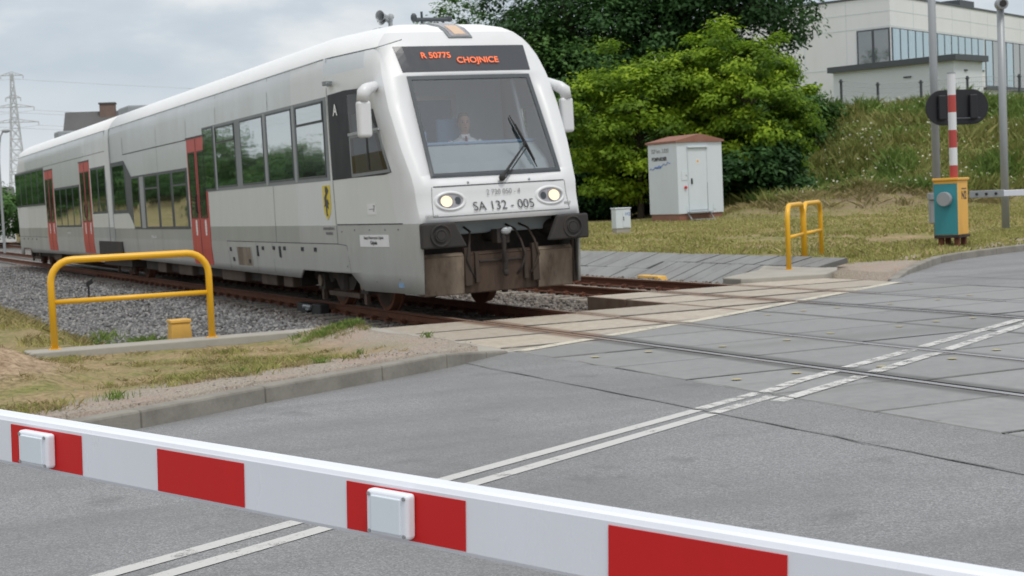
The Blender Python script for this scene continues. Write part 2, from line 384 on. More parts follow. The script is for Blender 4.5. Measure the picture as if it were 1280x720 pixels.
def ground_material():
    m, nt, b = new_mat('ground cover')
    def A(k):
        a = nt.nodes.new('ShaderNodeAttribute'); a.attribute_name = k; return a.outputs['Fac']
    nf = noise(nt, 14, 6, .65); nc = noise(nt, 1.6, 5, .6); nm = noise(nt, 60, 3, .6)
    grass = ramp(nt, nf, [(.3, (.10, .11, .035)), (.5, (.20, .20, .07)), (.72, (.32, .28, .11))])
    dryc = ramp(nt, nf, [(.3, (.24, .165, .10)), (.55, (.42, .29, .19)), (.75, (.54, .42, .29))])
    c = mix(nt, math_(nt, 'MULTIPLY', A('dry'), ramp(nt, nc, [(.35, 0), (.62, 1)])), grass, dryc)
    hillc = ramp(nt, nf, [(.3, (.07, .08, .025)), (.55, (.17, .18, .055)), (.8, (.3, .25, .11))])
    c = mix(nt, A('hill'), c, hillc)
    c = mix(nt, math_(nt, 'MULTIPLY', A('bare'), ramp(nt, nc, [(.3, 0), (.55, 1)])), c, mix(nt, nf, (.13, .095, .06), (.30, .24, .17)))
    gritc = mix(nt, ramp(nt, nm, [(.35, 0), (.7, 1)]), (.25, .21, .17), (.47, .42, .36))
    gritc = mix(nt, ramp(nt, nc, [(.45, 0), (.7, .7)]), gritc, (.38, .27, .225))
    c = mix(nt, A('grit'), c, gritc)
    c = mix(nt, A('sand'), c, mix(nt, ramp(nt, nf, [(.35, 0), (.65, 1)]), (.20, .135, .08), (.50, .38, .26)))
    c = mix(nt, A('corridor'), c, mix(nt, nm, (.10, .095, .09), (.26, .25, .24)))
    nt.links.new(c, b.inputs['Base Color']); b.inputs['Roughness'].default_value = .95; b.inputs['Specular IOR Level'].default_value = .2
    bump(nt, b, math_(nt, 'ADD', nf, math_(nt, 'MULTIPLY', nm, .5)), .7, .04); return m
g = grid_mesh('ground', GX, GY, GH, ground_material(), {'grit': gr_, 'sand': sa_, 'corridor': co_, 'dry': dy_, 'hill': hi_, 'bare': ba_})
tag(g, kind='structure')

# ------------------------------------------------------------------ road, deck, markings
def asphalt(name, base=(.252, .255, .262)):
    m, nt, b = new_mat(name)
    v = nt.nodes.new('ShaderNodeTexVoronoi'); v.inputs['Scale'].default_value = 75; nt.links.new(coords(nt), v.inputs['Vector']); v.inputs['Scale'].default_value = 120
    st = ramp(nt, v.outputs['Color'], [(.15, .68), (.55, 1.0), (.95, 1.5)])
    n1 = noise(nt, .45, 5, .6); n2 = noise(nt, 5, 5, .6); n3 = noise(nt, 220, 3, .7)
    mp = nt.nodes.new('ShaderNodeMapping'); nt.links.new(coords(nt), mp.inputs['Vector']); mp.inputs['Rotation'].default_value = (0, 0, -radians(28.3)); mp.inputs['Scale'].default_value = (.06, 1.1, 1)
    n4 = noise(nt, 1.0, 4, .6, mp.outputs['Vector'])
    c = mix(nt, 1.0, base, st, 'MULTIPLY')
    c = mix(nt, ramp(nt, n1, [(.42, 0), (.6, .5)]), c, (.165, .165, .168))
    nst = noise(nt, 1.7, 3, .5); c = mix(nt, ramp(nt, nst, [(.62, 0), (.72, .4)]), c, (.11, .11, .11))
    c = mix(nt, ramp(nt, n4, [(.48, 0), (.66, .42)]), c, (.14, .139, .137))
    c = mix(nt, ramp(nt, n2, [(.5, 0), (.8, .25)]), c, (.29, .28, .265))
    nt.links.new(c, b.inputs['Base Color']); nt.links.new(math_(nt, 'MULTIPLY_ADD', n3, .3, .55), b.inputs['Roughness'])
    bump(nt, b, math_(nt, 'ADD', v.outputs['Distance'], n3), .55, .012); return m
M['asphalt'] = asphalt('asphalt')
M['asphalt_patch'] = asphalt('asphalt patch', (.245, .247, .25))
def deck_material(k=1.0):
    m, nt, b = new_mat('crossing slab')
    sx = nt.nodes.new('ShaderNodeSeparateXYZ'); nt.links.new(coords(nt), sx.inputs[0])
    d = math_(nt, 'ADD', math_(nt, 'MULTIPLY', math_(nt, 'SUBTRACT', sx.outputs[0], E0.x), RN.x), math_(nt, 'MULTIPLY', math_(nt, 'SUBTRACT', sx.outputs[1], E0.y), RN.y))
    nb = noise(nt, 1.1, 5, .6)
    d2 = math_(nt, 'ADD', d, math_(nt, 'MULTIPLY', math_(nt, 'SUBTRACT', nb, .5), 1.2))
    f = math_(nt, 'MULTIPLY', math_(nt, 'ADD', d2, .25), 2.2, clamp=True)
    nf = noise(nt, 9, 6, .65); ng = noise(nt, 120, 3, .6)
    grey = ramp(nt, nf, [(.3, (.195, .195, .197)), (.5, (.235, .235, .237)), (.75, (.275, .274, .272))])
    beige = ramp(nt, nf, [(.3, (.31, .27, .215)), (.5, (.40, .355, .29)), (.75, (.49, .44, .37))])
    rust = mix(nt, ramp(nt, noise(nt, 2.2, 4), [(.45, 0), (.7, .35)]), beige, (.33, .25, .19))
    c = mix(nt, f, grey, rust)
    mp = nt.nodes.new('ShaderNodeMapping'); nt.links.new(coords(nt), mp.inputs['Vector']); mp.inputs['Rotation'].default_value = (0, 0, -radians(28.3)); mp.inputs['Scale'].default_value = (.08, 1.2, 1)
    c = mix(nt, math_(nt, 'MULTIPLY', ramp(nt, noise(nt, 1.0, 4, .6, mp.outputs['Vector']), [(.5, 0), (.68, .5)]), math_(nt, 'SUBTRACT', 1, f)), c, (.17, .165, .16))
    sp = nt.nodes.new('ShaderNodeTexVoronoi'); sp.inputs['Scale'].default_value = 1.7; nt.links.new(coords(nt), sp.inputs['Vector'])
    c = mix(nt, ramp(nt, sp.outputs['Distance'], [(.035, .75), (.06, 0)]), c, (.10, .10, .095))
    c = mix(nt, 1.0, c, (k, k, k * .99), 'MULTIPLY')
    def near(xr, wd, s): return math_(nt, 'MULTIPLY', math_(nt, 'SUBTRACT', 1, math_(nt, 'DIVIDE', math_(nt, 'ABSOLUTE', math_(nt, 'SUBTRACT', sx.outputs[0], xr)), wd), clamp=True), s, clamp=True)
    st_ = near(X1, .26, 2.6)
    for xr, wd, s_ in ((X3, .28, 1.8), (X2, .20, 1.3), (X4, .20, 1.3), (10.815, .10, 1.5)): st_ = math_(nt, 'MAXIMUM', st_, near(xr, wd, s_))
    st_ = math_(nt, 'MULTIPLY', st_, math_(nt, 'MULTIPLY_ADD', noise(nt, 3.5, 4), .8, .4), clamp=True)
    c = mix(nt, st_, c, mix(nt, f, (.085, .083, .080), (.17, .10, .065)))
    nt.links.new(c, b.inputs['Base Color']); nt.links.new(math_(nt, 'MULTIPLY_ADD', nf, .35, .42), b.inputs['Roughness'])
    bump(nt, b, math_(nt, 'ADD', nf, ng), .3, .006); return m
M['deck'] = deck_material(1.0); M['deck_b'] = deck_material(.92); M['deck_c'] = deck_material(1.07)
mb = MB()
road_pts = [(-40, -12.4), (-6, 6.65), (2.17, 11.13), (3.3, 11.8), (4.56, 12.5), (5.38, 13.0), (6.0, 13.45), (6.25, 13.6), (5.64, 13.6)]
# near side asphalt
poly = [(-45, -35)] + [(p[0], p[1]) for p in road_pts[:-1]] + [(6.3, 13.72)] + [(6.47, 13.72), (6.47, 5.0), (1.2, 1.6), (-40, -35)]
mb.prism([(x, y, -.2) for x, y in poly][::-1], (0, 0, .2))
kr = [(x, y + .1) for x, y in KERB_R]
poly = [(15.24, 9.4), (15.24, 18.6)] + kr + [(135, 75), (128, 62), (20, 3.5)]
mb.prism([(x, y, -.2) for x, y in poly][::-1], (0, 0, .2))
ro = mb.build('road', 'asphalt'); recalc(ro); tag(ro, kind='structure')
mb = MB()   # patched strip before the slabs
mb.prism([(5.66, 13.3, .0), (5.66, 5.1, 0), (6.462, 5.6, 0), (6.462, 13.7, 0), (6.0, 13.4, 0)], (0, 0, .004))
pt = mb.build('road', 'asphalt_patch'); recalc(pt); tag(pt, kind='structure')
M['crack'] = plain('tar joint', (.12, .118, .115), .8)
mb = MB()   # tarred joints
for x0, w in ((5.655, .0055), (6.475, .008), (15.235, .010)):
    ys = np.arange(4.0 if x0 < 10 else 12, 13.4 if x0 < 10 else 18.6, .35); pts = [(x0 + rng.normal() * .012, y) for y in ys]
    for (a, b_), (c_, d_) in zip(pts, pts[1:]):
        ww = w * (0.4 + rng.random() * .9); mb.add([(a - ww, b_, .0085), (a + ww, b_, .0085), (c_ + ww, d_, .0085), (c_ - ww, d_, .0085)], [(0, 1, 2, 3)])
# a longer wandering crack and a joint line across the far lane
pts = [(16.4 + .02 * rng.normal(), y) for y in np.arange(12.5, 19.0, .4)]
for (a, b_), (c_, d_) in zip(pts, pts[1:]): mb.add([(a - .012, b_, .0085), (a + .012, b_, .0085), (c_ + .012, d_, .0085), (c_ - .012, d_, .0085)], [(0, 1, 2, 3)])
jo = mb.build('road_joint', 'crack'); tag(jo, kind='structure')

strips = [(6.49, 7.68, 17.72), (7.83, 9.195, 17.56), (9.30, 10.80, 17.78), (10.83, 11.945, 20.32), (12.09, 13.46, 20.22), (13.57, 15.22, 20.42)]
JT = []
mb = MB()
for (x0, x1, ye) in strips:
    y = ye; k = 0
    while y > 1.5 + (x0 - 6) * .55:
        dz = max(-.004, min(.0025, rng.normal() * .002)); g_ = .011
        mb.box(x0, x1, y - 1.2 + g_, y - g_, -.26, 0 + dz, int(rng.integers(0, 3))); y -= 1.2; k += 1; JT.append((x0, x1, y))
de = mb.build('crossing_deck', ['deck', 'deck_b', 'deck_c'], bevel=.006, seg=1); tag(de, kind='structure')
mb = MB(); mb.box(6.49, 15.22, 1.5, 17.5, -.5, -.12); mb.box(10.85, 15.2, 17.4, 20.2, -.5, -.12); u_ = mb.build('crossing_deck', 'soot'); tag(u_, kind='structure')
# concrete edging beside the first slabs
mb = MB(); mb.prism([(6.17, 13.75, -.2), (6.47, 13.72, -.2), (6.48, 17.9, -.2), (6.22, 18.0, -.2)], (0, 0, .205)); ee = mb.build('deck_edging', 'concrete', bevel=.01); recalc(ee); tag(ee, kind='structure')

def marking_mat(name, col, wear):
    m, nt, b = new_mat(name); out = nt.nodes['Material Output']
    n = noise(nt, 7, 6, .7); n2 = noise(nt, 90, 3, .7); n3 = noise(nt, .9, 3, .6)
    a = math_(nt, 'ADD', math_(nt, 'MULTIPLY', n, .55), math_(nt, 'MULTIPLY', n2, .25)); a = math_(nt, 'ADD', a, math_(nt, 'MULTIPLY', n3, .2))
    al = ramp(nt, a, [(wear - .05, 0), (wear + .05, 1)])
    b.inputs['Base Color'].default_value = (*col, 1); b.inputs['Roughness'].default_value = .7
    nt.links.new(mix(nt, n2, tuple(c * .8 for c in col), col), b.inputs['Base Color'])
    t = nt.nodes.new('ShaderNodeBsdfTransparent'); ms = nt.nodes.new('ShaderNodeMixShader'); nt.links.new(al, ms.inputs[0])
    nt.links.new(t.outputs[0], ms.inputs[1]); nt.links.new(b.outputs[0], ms.inputs[2]); nt.links.new(ms.outputs[0], out.inputs['Surface']); return m
M['mark'] = marking_mat('road paint', (.56, .56, .54), .405)
M['mark_worn'] = marking_mat('worn road paint', (.62, .62, .60), .47)
M['mark_edge'] = marking_mat('worn edge paint', (.60, .56, .46), .44)
rails_gaps = [(X1 - .06, X1 + .075), (X2 - .055, X2 + .05), (X3 - .06, X3 + .07), (X4 - .05, X4 + .05)]
def line(name, pts, w, mat, z=.006, label=None):
    mb = MB()
    for (a, b_) in zip(pts, pts[1:]):
        a = Vector((*a, z)); b_ = Vector((*b_, z)); n = int(max(1, (b_ - a).length / .12))
        t = (b_ - a).normalized(); q = Vector((-t.y, t.x, 0)) * w / 2
        for i in range(n):
            p0 = a.lerp(b_, i / n); p1 = a.lerp(b_, (i + 1) / n)
            if any(g0 < max(p0.x, p1.x) and g1 > min(p0.x, p1.x) for g0, g1 in rails_gaps): continue
            mb.add([p0 - q, p1 - q, p1 + q, p0 + q], [(0, 1, 2, 3)])
    o = mb.build(name, mat); tag(o, kind='structure'); return o
line('road_marking', [(-12, -.15), (1.1, 6.60), (2.12, 7.14), (3.21, 7.74), (5.64, 9.0)], .105, 'mark', .004)
line('road_marking', [(-12, -.40), (1.29, 6.43), (2.22, 6.93), (3.3, 7.53), (5.62, 8.78)], .105, 'mark', .004)
line('road_marking', [(5.66, 9.01), (6.45, 9.42)], .105, 'mark_worn', .008)
line('road_marking', [(5.64, 8.79), (6.42, 9.20)], .105, 'mark_worn', .008)
line('road_marking', [(6.5, 9.42), (7.1, 9.8), (8.8, 10.68), (11.75, 12.25), (15.2, 14.1)], .12, 'mark_worn', .006)
line('road_marking', [(6.3, 8.97), (7.2, 9.45), (9.11, 10.50), (11.6, 11.93), (15.2, 13.85)], .12, 'mark_worn', .006)
line('road_marking', [(15.25, 14.1), (60, 38.3)], .11, 'mark', .006)
line('road_marking', [(15.25, 13.88), (60, 38.05)], .11, 'mark', .006)
line('road_marking', [(6.5, 13.70), (9.67, 15.25), (15.15, 18.30)], .17, 'mark_edge', .0062)
M['joint_dirt'] = marking_mat('dirt in the slab joints', (.135, .125, .112), .43)
mb = MB()
for (x0, x1, y) in JT:
    inroad = dr((x0 + x1) / 2, y) < -.1; w_ = (.010 + .014 * rng.random()) if inroad else (.04 + .025 * rng.random()); q_ = rng.normal() * .01; mb.add([(x0 + .01, y - w_, .0055), (x1 - .01, y - w_ + q_, .0055), (x1 - .01, y + w_ * .6, .0055), (x0 + .01, y + w_ * .6 + q_, .0055)], [(0, 1, 2, 3)], int(inroad))
M['joint_dark'] = marking_mat('dark slab joint', (.12, .12, .12), .42)
jd = mb.build('deck_joint', ['joint_dirt', 'joint_dark']); tag(jd, kind='structure')
M['cloth_dot'] = plain('lichen dot', (.42, .37, .20), .8)
mb = MB()      # pale lifting plugs in the slabs
for (x0, x1, ye) in strips:
    for k in range(int((ye - 6) / 2.4)):
        for xx in (x0 + .3, x1 - .3):
            y = ye - .3 - 2.4 * k
            if dr(xx, y) > -.3: continue
            n = 8; r = .045; mb.add([(xx + r * cos(2 * pi * i / n), y + r * sin(2 * pi * i / n), .0075) for i in range(n)], [tuple(range(n))])
pl_ = mb.build('deck_plug', 'cloth_dot'); tag(pl_, kind='structure')

def kerb(name, K, w, h0, label, taper_end=None, taper_start=None):
    mb = MB(); pts = [Vector((*k, 0)) for k in K]; out = []
    L = 0; segs = []
    for a, b_ in zip(pts, pts[1:]):
        n = max(1, int((b_ - a).length / 1.0)); n = min(n, 45)
        for i in range(n): segs.append((a.lerp(b_, i / n), a.lerp(b_, (i + 1) / n)))
    for i, (a, b_) in enumerate(segs):
        t = (b_ - a).normalized(); q = Vector((-t.y, t.x, 0)) * w; g_ = t * .004
        def hh(p):
            h = h0
            if taper_end is not None: h = h0 * min(1, max(.04, (taper_end - p.x) / 1.2))
            if taper_start is not None: h = h0 * min(1, max(.04, (p.x - taper_start) / 2.0))
            return h
        a2, b2 = a + g_, b_ - g_; A = [a2, b2, b2 + q, a2 + q]; hs = [hh(a2), hh(b2), hh(b2), hh(a2)]
        lo = [p - Vector((0, 0, .2)) for p in A]; hi = [p + Vector((0, 0, h)) for p, h in zip(A, hs)]
        mb.add(lo + hi, [(0, 3, 2, 1), (4, 5, 6, 7), (0, 1, 5, 4), (1, 2, 6, 5), (2, 3, 7, 6), (3, 0, 4, 7)])
    o = mb.build(name, 'kerb', bevel=.02); tag(o, kind='structure'); return o
kerb('kerb', KERB_L, .17, .135, '', taper_end=6.6)
kerb('kerb', KERB_R, .15, .13, '', taper_start=15.4)

# concrete strips (culvert heads) that carry the yellow railings
mb = MB(); mb.prism([(2.3, 17.95, -.45), (6.2, 17.98, -.45), (6.2, 18.32, -.45), (2.3, 18.42, -.45)], (0, 0, .47)); cs = mb.build('culvert_edge', 'concrete', bevel=.015)
tag(cs, 'long low concrete strip carrying the yellow railing left of the crossing', 'concrete edge'); recalc(cs)
mb = MB()
mb.prism([(13.75, 20.47, -.45), (15.25, 20.2, -.45), (16.0, 20.9, -.45), (17.2, 22.4, -.45), (18.3, 24.2, -.45), (18.5, 25.4, -.45), (17.9, 25.5, -.45), (15.35, 22.3, -.45), (13.75, 21.0, -.45)], (0, 0, .53))
c2 = mb.build('culvert_edge', 'concrete', bevel=.02); recalc(c2); tag(c2, 'pale concrete slab under the two small yellow railings across the tracks', 'concrete edge')

# slab paving of the ditch bank
M['slab_grey'] = paint('paving slab', (.25, .255, .255), .8, .55, (.12, .12, .105), 1.8, bumpy=.3, streak=False)
mb = MB()
def bankp(x, y): # bank surface
    t = (x - 15.42) / (16.52 - 15.42); return Vector((x, y, -.28 + .49 * t))
y = 21.8; k = 0
while y < 46:
    wd = .5 if y < 27 else .9
    rows = [(15.42, 16.25), (16.26, 16.60)] if y < 27 else [(15.42, 15.95), (15.96, 16.60)]
    for r0, r1 in rows:
        off = .0
        sh = -.35
        a, b_, c_, d_ = bankp(r0, y + off), bankp(r0, y + wd - .045 + off), bankp(r1, y + wd - .045 + off + sh * (r1 - 15.42)), bankp(r1, y + off + sh * (r1 - 15.42))
        dz = Vector((0, 0, rng.normal() * .004)); up = Vector((-.04, 0, .09))
        mb.prism([a + dz - up, b_ + dz - up, c_ + dz - up, d_ + dz - up], up)
    y += wd
sl = mb.build('bank_paving', 'slab_grey', bevel=.006, seg=1); recalc(sl); tag(sl, kind='structure')

# ------------------------------------------------------------------ rails, sleepers, ballast
def rail_top():
    m, nt, b = new_mat('rail head'); sx = nt.nodes.new('ShaderNodeSeparateXYZ'); nt.links.new(coords(nt), sx.inputs[0])
    d = math_(nt, 'ADD', math_(nt, 'MULTIPLY', math_(nt, 'SUBTRACT', sx.outputs[0], E0.x), RN.x), math_(nt, 'MULTIPLY', math_(nt, 'SUBTRACT', sx.outputs[1], E0.y), RN.y))
    f = math_(nt, 'MULTIPLY', math_(nt, 'ADD', d, .8), .9, clamp=True); n = noise(nt, 6, 5)
    nt.links.new(mix(nt, f, mix(nt, n, (.28, .28, .285), (.40, .40, .41)), mix(nt, n, (.26, .17, .12), (.40, .30, .23))), b.inputs['Base Color']); b.inputs['Roughness'].default_value = .4; b.inputs['Metallic'].default_value = .35; return m
M['steel_rail'] = rail_top()
def rail(x, label, y0=-12, y1=230):
    prof = [(-.036, 0), (-.036, -.028), (-.009, -.045), (-.009, -.118), (-.070, -.138), (-.070, -.152), (.070, -.152), (.070, -.138), (.009, -.118), (.009, -.045), (.036, -.028), (.036, 0)]
    mb = MB(); n = len(prof)
    vs = [(x + p, yy, z) for yy in (y0, y1) for p, z in prof]
    for i in range(n):
        j = (i + 1) % n; mb.add([vs[i], vs[j], vs[n + j], vs[n + i]], [(0, 1, 2, 3)], 1 if i == n - 1 else 0)
    o = mb.build('rail', ['rust', 'steel_rail']); recalc(o); tag(o, label, 'rail'); return o
rail(X1, 'near rail of the track under the train, first rail from the road barrier')
rail(X2, 'right hand rail of the track under the train, nearly hidden in its shadow')
rail(X3, 'nearer rust brown rail of the empty track beyond the train')
rail(X4, 'farthest rust brown rail, beside the paved ditch bank')
mb = MB()      # check rails / worn flangeway edges in the deck
for x0, x1, y1 in ((X1 + .07, X1 + .082, 17.4), (X3 + .065, X3 + .075, 20.1), (X1 - .067, X1 - .058, 17.5), (X3 - .067, X3 - .06, 20.1)):
    mb.box(x0, x1, 0, y1, -.12, .001)
def flange_material():
    m, nt, b = new_mat('flange steel'); sx = nt.nodes.new('ShaderNodeSeparateXYZ'); nt.links.new(coords(nt), sx.inputs[0])
    d = math_(nt, 'ADD', math_(nt, 'MULTIPLY', math_(nt, 'SUBTRACT', sx.outputs[0], E0.x), RN.x), math_(nt, 'MULTIPLY', math_(nt, 'SUBTRACT', sx.outputs[1], E0.y), RN.y))
    f = math_(nt, 'MULTIPLY', math_(nt, 'ADD', d, .6), 1.2, clamp=True); n = noise(nt, 8, 4)
    nt.links.new(mix(nt, f, mix(nt, n, (.035, .034, .034), (.07, .068, .066)), mix(nt, n, (.10, .05, .03), (.22, .12, .075))), b.inputs['Base Color']); b.inputs['Roughness'].default_value = .7; return m
M['flange'] = flange_material()
fl = mb.build('flangeway_edge', 'flange'); tag(fl, kind='structure')
def make_sleeper():
    t = empty('sleeper'); mb = MB()
    mb.prism([(-1.3, -.13, -.36), (1.3, -.13, -.36), (1.3, .13, -.36), (-1.3, .13, -.36)], (0, 0, .195))
    mb.build('tie', 'sleeper', t, bevel=.02)
    for sx in (-.75, .75):
        for s in (-1, 1):
            mb = MB(); c = sx + s * .105
            mb.box(c - .035, c + .035, -.05, .05, -.165, -.135); mb.tube([(c, 0, -.16), (c, 0, -.085)], .018, 6)
            mb.tube([(c - s * .05, -.04, -.125), (c - s * .02, -.045, -.105), (c + s * .04, -.03, -.12), (c + s * .04, .03, -.12), (c - s * .02, .045, -.105), (c - s * .05, .04, -.125)], .012, 5)
            mb.build('rail_clip', 'rust', t)
    return t
sl0 = make_sleeper(); first = True
for xc, lab, grp, a, b_ in (((X1 + X2) / 2, 'sleeper half sunk in ballast under the track that carries the train', 'sleepers of the train track', 18.1, 44), ((X3 + X4) / 2, 'sleeper half sunk in ballast under the empty far track', 'sleepers of the far track', 20.7, 46)):
    y = a
    while y < b_:
        o = sl0 if first else copy_tree(sl0); first = False
        o.location = (xc, y, rng.normal() * .004); o.rotation_euler = (0, 0, rng.normal() * .006); tag(o, lab, 'sleeper', grp); y += .6
# ballast stones
def bal_h(x, y):
    h = np.full_like(x, -.20)
    left = smooth((6.7 - x) / 1.5); h = h - .14 * left
    mid = np.exp(-((x - 10.6) / .5) ** 2); h = h - .03 * mid
    h = h + .035 * (vnoise(x, y, .45, 21) - .5)
    h = np.where(x < 3.9, h + .0, h)
    return h
bx = axis([(3.0, 15.38, .16)]); by = axis([(18.25, 46, .2), (46, 240, 6)])
BX, BY = np.meshgrid(bx, by, indexing='ij')
def stone_mat():
    m, nt, b = new_mat('ballast stone'); a = nt.nodes.new('ShaderNodeAttribute'); a.attribute_name = 'tint'
    n = noise(nt, 45, 4); c = ramp(nt, a.outputs['Fac'], [(0, (.08, .077, .074)), (.4, (.16, .16, .165)), (.75, (.25, .25, .255)), (1, (.38, .37, .35))])
    sx = nt.nodes.new('ShaderNodeSeparateXYZ'); nt.links.new(coords(nt), sx.inputs[0])
    rustf = math_(nt, 'MULTIPLY', math_(nt, 'SUBTRACT', sx.outputs[0], 6.6), 1.6, clamp=True)
    c2 = mix(nt, math_(nt, 'MULTIPLY', rustf, .45), c, (.16, .105, .065))
    nt.links.new(mix(nt, math_(nt, 'MULTIPLY', n, .35), c2, (.09, .085, .08)), b.inputs['Base Color']); b.inputs['Roughness'].default_value = .9; return m
M['stone'] = stone_mat()
def ballast_bed_mat():
    m, nt, b = new_mat('ballast bed'); v = nt.nodes.new('ShaderNodeTexVoronoi'); v.inputs['Scale'].default_value = 17; nt.links.new(coords(nt), v.inputs['Vector'])
    c = ramp(nt, v.outputs['Color'], [(.1, (.07, .065, .06)), (.5, (.17, .165, .16)), (.9, (.30, .29, .28))])
    nt.links.new(c, b.inputs['Base Color']); b.inputs['Roughness'].default_value = .95; bump(nt, b, v.outputs['Distance'], 1.0, .05); return m
bb = grid_mesh('ballast_bed', BX, BY, bal_h(BX, BY) - .02, ballast_bed_mat()); tag(bb, kind='structure')
def stones(name, n, area, size, label):
    ico = bmesh.new(); bmesh.ops.create_icosphere(ico, subdivisions=1, radius=1); bv = np.array([v.co[:] for v in ico.verts]); bf = np.array([[v.index for v in f.verts] for f in ico.faces]); ico.free()
    keep = rng.permutation(len(bv))
    x, y = area(n); n = len(x); P = np.stack([x, y, bal_h(x, y) + rng.uniform(-.012, .016, n)], 1)
    S = size * rng.uniform(.6, 1.35, (n, 1, 1)) * rng.uniform(.55, 1.1, (n, 1, 3))
    q = rng.normal(size=(n, 4)); q /= np.linalg.norm(q, axis=1, keepdims=True); w, a, b_, c = q.T
    Rm = np.stack([1 - 2 * (b_ * b_ + c * c), 2 * (a * b_ - c * w), 2 * (a * c + b_ * w), 2 * (a * b_ + c * w), 1 - 2 * (a * a + c * c), 2 * (b_ * c - a * w), 2 * (a * c - b_ * w), 2 * (b_ * c + a * w), 1 - 2 * (a * a + b_ * b_)], 1).reshape(n, 3, 3)
    jit = bv[None] * rng.uniform(.72, 1.2, (n, len(bv), 1)) if len(bv) < 50 else bv[None]
    V = np.einsum('nij,nkj->nki', Rm, jit * S) + P[:, None, :]
    Fc = (bf[None] + (np.arange(n) * len(bv))[:, None, None]).reshape(-1)
    me = bpy.data.meshes.new(name); me.vertices.add(n * len(bv)); me.vertices.foreach_set('co', V.astype(np.float32).ravel())
    me.loops.add(len(Fc)); me.loops.foreach_set('vertex_index', Fc.astype(np.int32)); me.polygons.add(len(Fc) // 3); me.polygons.foreach_set('loop_start', np.arange(0, len(Fc), 3, dtype=np.int32))
    A = me.attributes.new('tint', 'FLOAT', 'POINT'); A.data.foreach_set('value', np.repeat(rng.random(n), len(bv)).astype(np.float32))
    me.update(); me.validate(); me.materials.append(M['stone']); o = bpy.data.objects.new(name, me); COL.objects.link(o)
    tag(o, label, 'gravel', kind='stuff'); return o
def area_near(n):
    y = 18.3 + 42 * rng.random(n) ** 1.9; x = rng.uniform(3.1, 7.68, n); k = (x > 3.3 + .5 * vnoise(x, y, 1.1, 11)) & (x * .0 + 1 > 0)
    return x[k], y[k]
def area_far(n):
    y = 17.7 + 26 * rng.random(n) ** 1.5; x = rng.uniform(7.82, 15.3, n)
    k = ~((np.abs(x - X2) < .075) | (np.abs(x - X3) < .075) | (np.abs(x - X4) < .075)) & ((y > 20.5) | (x < 10.75)) & ((x < 11) | (x > 10.9))
    return x[k], y[k]
stones('ballast', 42000, area_near, .036, 'grey crushed stone ballast lying between the yellow railing and the train')
stones('ballast', 26000, area_far, .036, 'brownish ballast stones between and beyond the two tracks')

# ------------------------------------------------------------------ world and sun
w = bpy.data.worlds.new('World'); scene.world = w; w.use_nodes = True; nt = w.node_tree; bg = nt.nodes['Background']
sky = nt.nodes.new('ShaderNodeTexSky'); sky.sky_type = 'NISHITA'; sky.sun_disc = False
SUN = Vector((.05, -.55, 1.15)).normalized()
sky.sun_elevation = math.asin(SUN.z); sky.sun_rotation = math.atan2(SUN.x, SUN.y); sky.air_density = 1.2; sky.dust_density = 2
tc = nt.nodes.new('ShaderNodeTexCoord'); mp = nt.nodes.new('ShaderNodeMapping'); nt.links.new(tc.outputs['Generated'], mp.inputs['Vector']); mp.inputs['Scale'].default_value = (1, 1, 3.2)
cn = noise(nt, 2.3, 6, .52, mp.outputs['Vector'], dist=.4); cn2 = noise(nt, 6.5, 5, .55, mp.outputs['Vector'])
cl = math_(nt, 'ADD', math_(nt, 'MULTIPLY', cn, .75), math_(nt, 'MULTIPLY', cn2, .25))
cloud = ramp(nt, cl, [(.38, (4.2, 4.9, 5.65)), (.48, (5.2, 5.75, 6.3)), (.57, (7.7, 7.8, 7.85))])
sx = nt.nodes.new('ShaderNodeSeparateXYZ'); nt.links.new(tc.outputs['Generated'], sx.inputs[0])
hz = ramp(nt, sx.outputs[2], [(.0, .8), (.04, .45), (.10, .0), (.30, .1), (.5, .9)])
cloud = mix(nt, hz, cloud, (8.1, 8.25, 8.4))
nt.links.new(mix(nt, .90, sky.outputs[0], cloud), bg.inputs['Color']); bg.inputs['Strength'].default_value = .118
sd = bpy.data.lights.new('sun', 'SUN'); sd.energy = 1.75; sd.angle = radians(12); sd.color = (1, .96, .9)
so = bpy.data.objects.new('sun', sd); COL.objects.link(so); so.rotation_euler = SUN.to_track_quat('Z', 'Y').to_euler()
scene.view_settings.view_transform = 'Standard'; scene.view_settings.look = 'None'; scene.view_settings.exposure = 0

# ------------------------------------------------------------------ the railcar
def tab(t, z):
    if z <= t[0][0]: return t[0][1]
    for (a, b), (c, d) in zip(t, t[1:]):
        if z <= c: return b + (d - b) * (z - a) / (c - a)
    return t[-1][1]
W_T = [(.36, 1.40), (.9, 1.44), (2.0, 1.44), (3.1, 1.435), (3.55, 1.425), (3.70, 1.40), (3.80, 1.35), (3.9, 1.27), (3.98, 1.18), (4.06, 1.02), (4.11, .78), (4.14, .4)]
WF_T = [(.36, 1.2), (1.3, 1.2), (1.9, 1.23), (2.3, 1.275), (2.85, 1.30), (3.3, 1.27), (3.55, 1.22), (3.7, 1.15), (3.8, 1.08), (3.9, .98), (3.98, .86), (4.06, .70), (4.11, .5), (4.14, .25)]
YF_T = [(.36, -.12), (.9, -.17), (1.3, -.18), (1.56, -.10), (1.75, -.08), (1.9, -.02), (2.0, .03), (2.6, .345), (3.257, .70), (3.32, .74), (3.69, .96), (3.8, 1.03), (3.9, 1.12), (3.98, 1.25), (4.06, 1.6), (4.11, 2.0), (4.14, 2.6)]
def yt(z): return min(4.3, max(2.7, tab(YF_T, z) + 1.6))
def taper(y, z):
    w = tab(W_T, z); wf = tab(WF_T, z); yc = tab(YF_T, z) + .17; t = yt(z)
    if y >= t: return w
    return wf + (w - wf) * max(0, (y - yc) / (t - yc)) ** .85
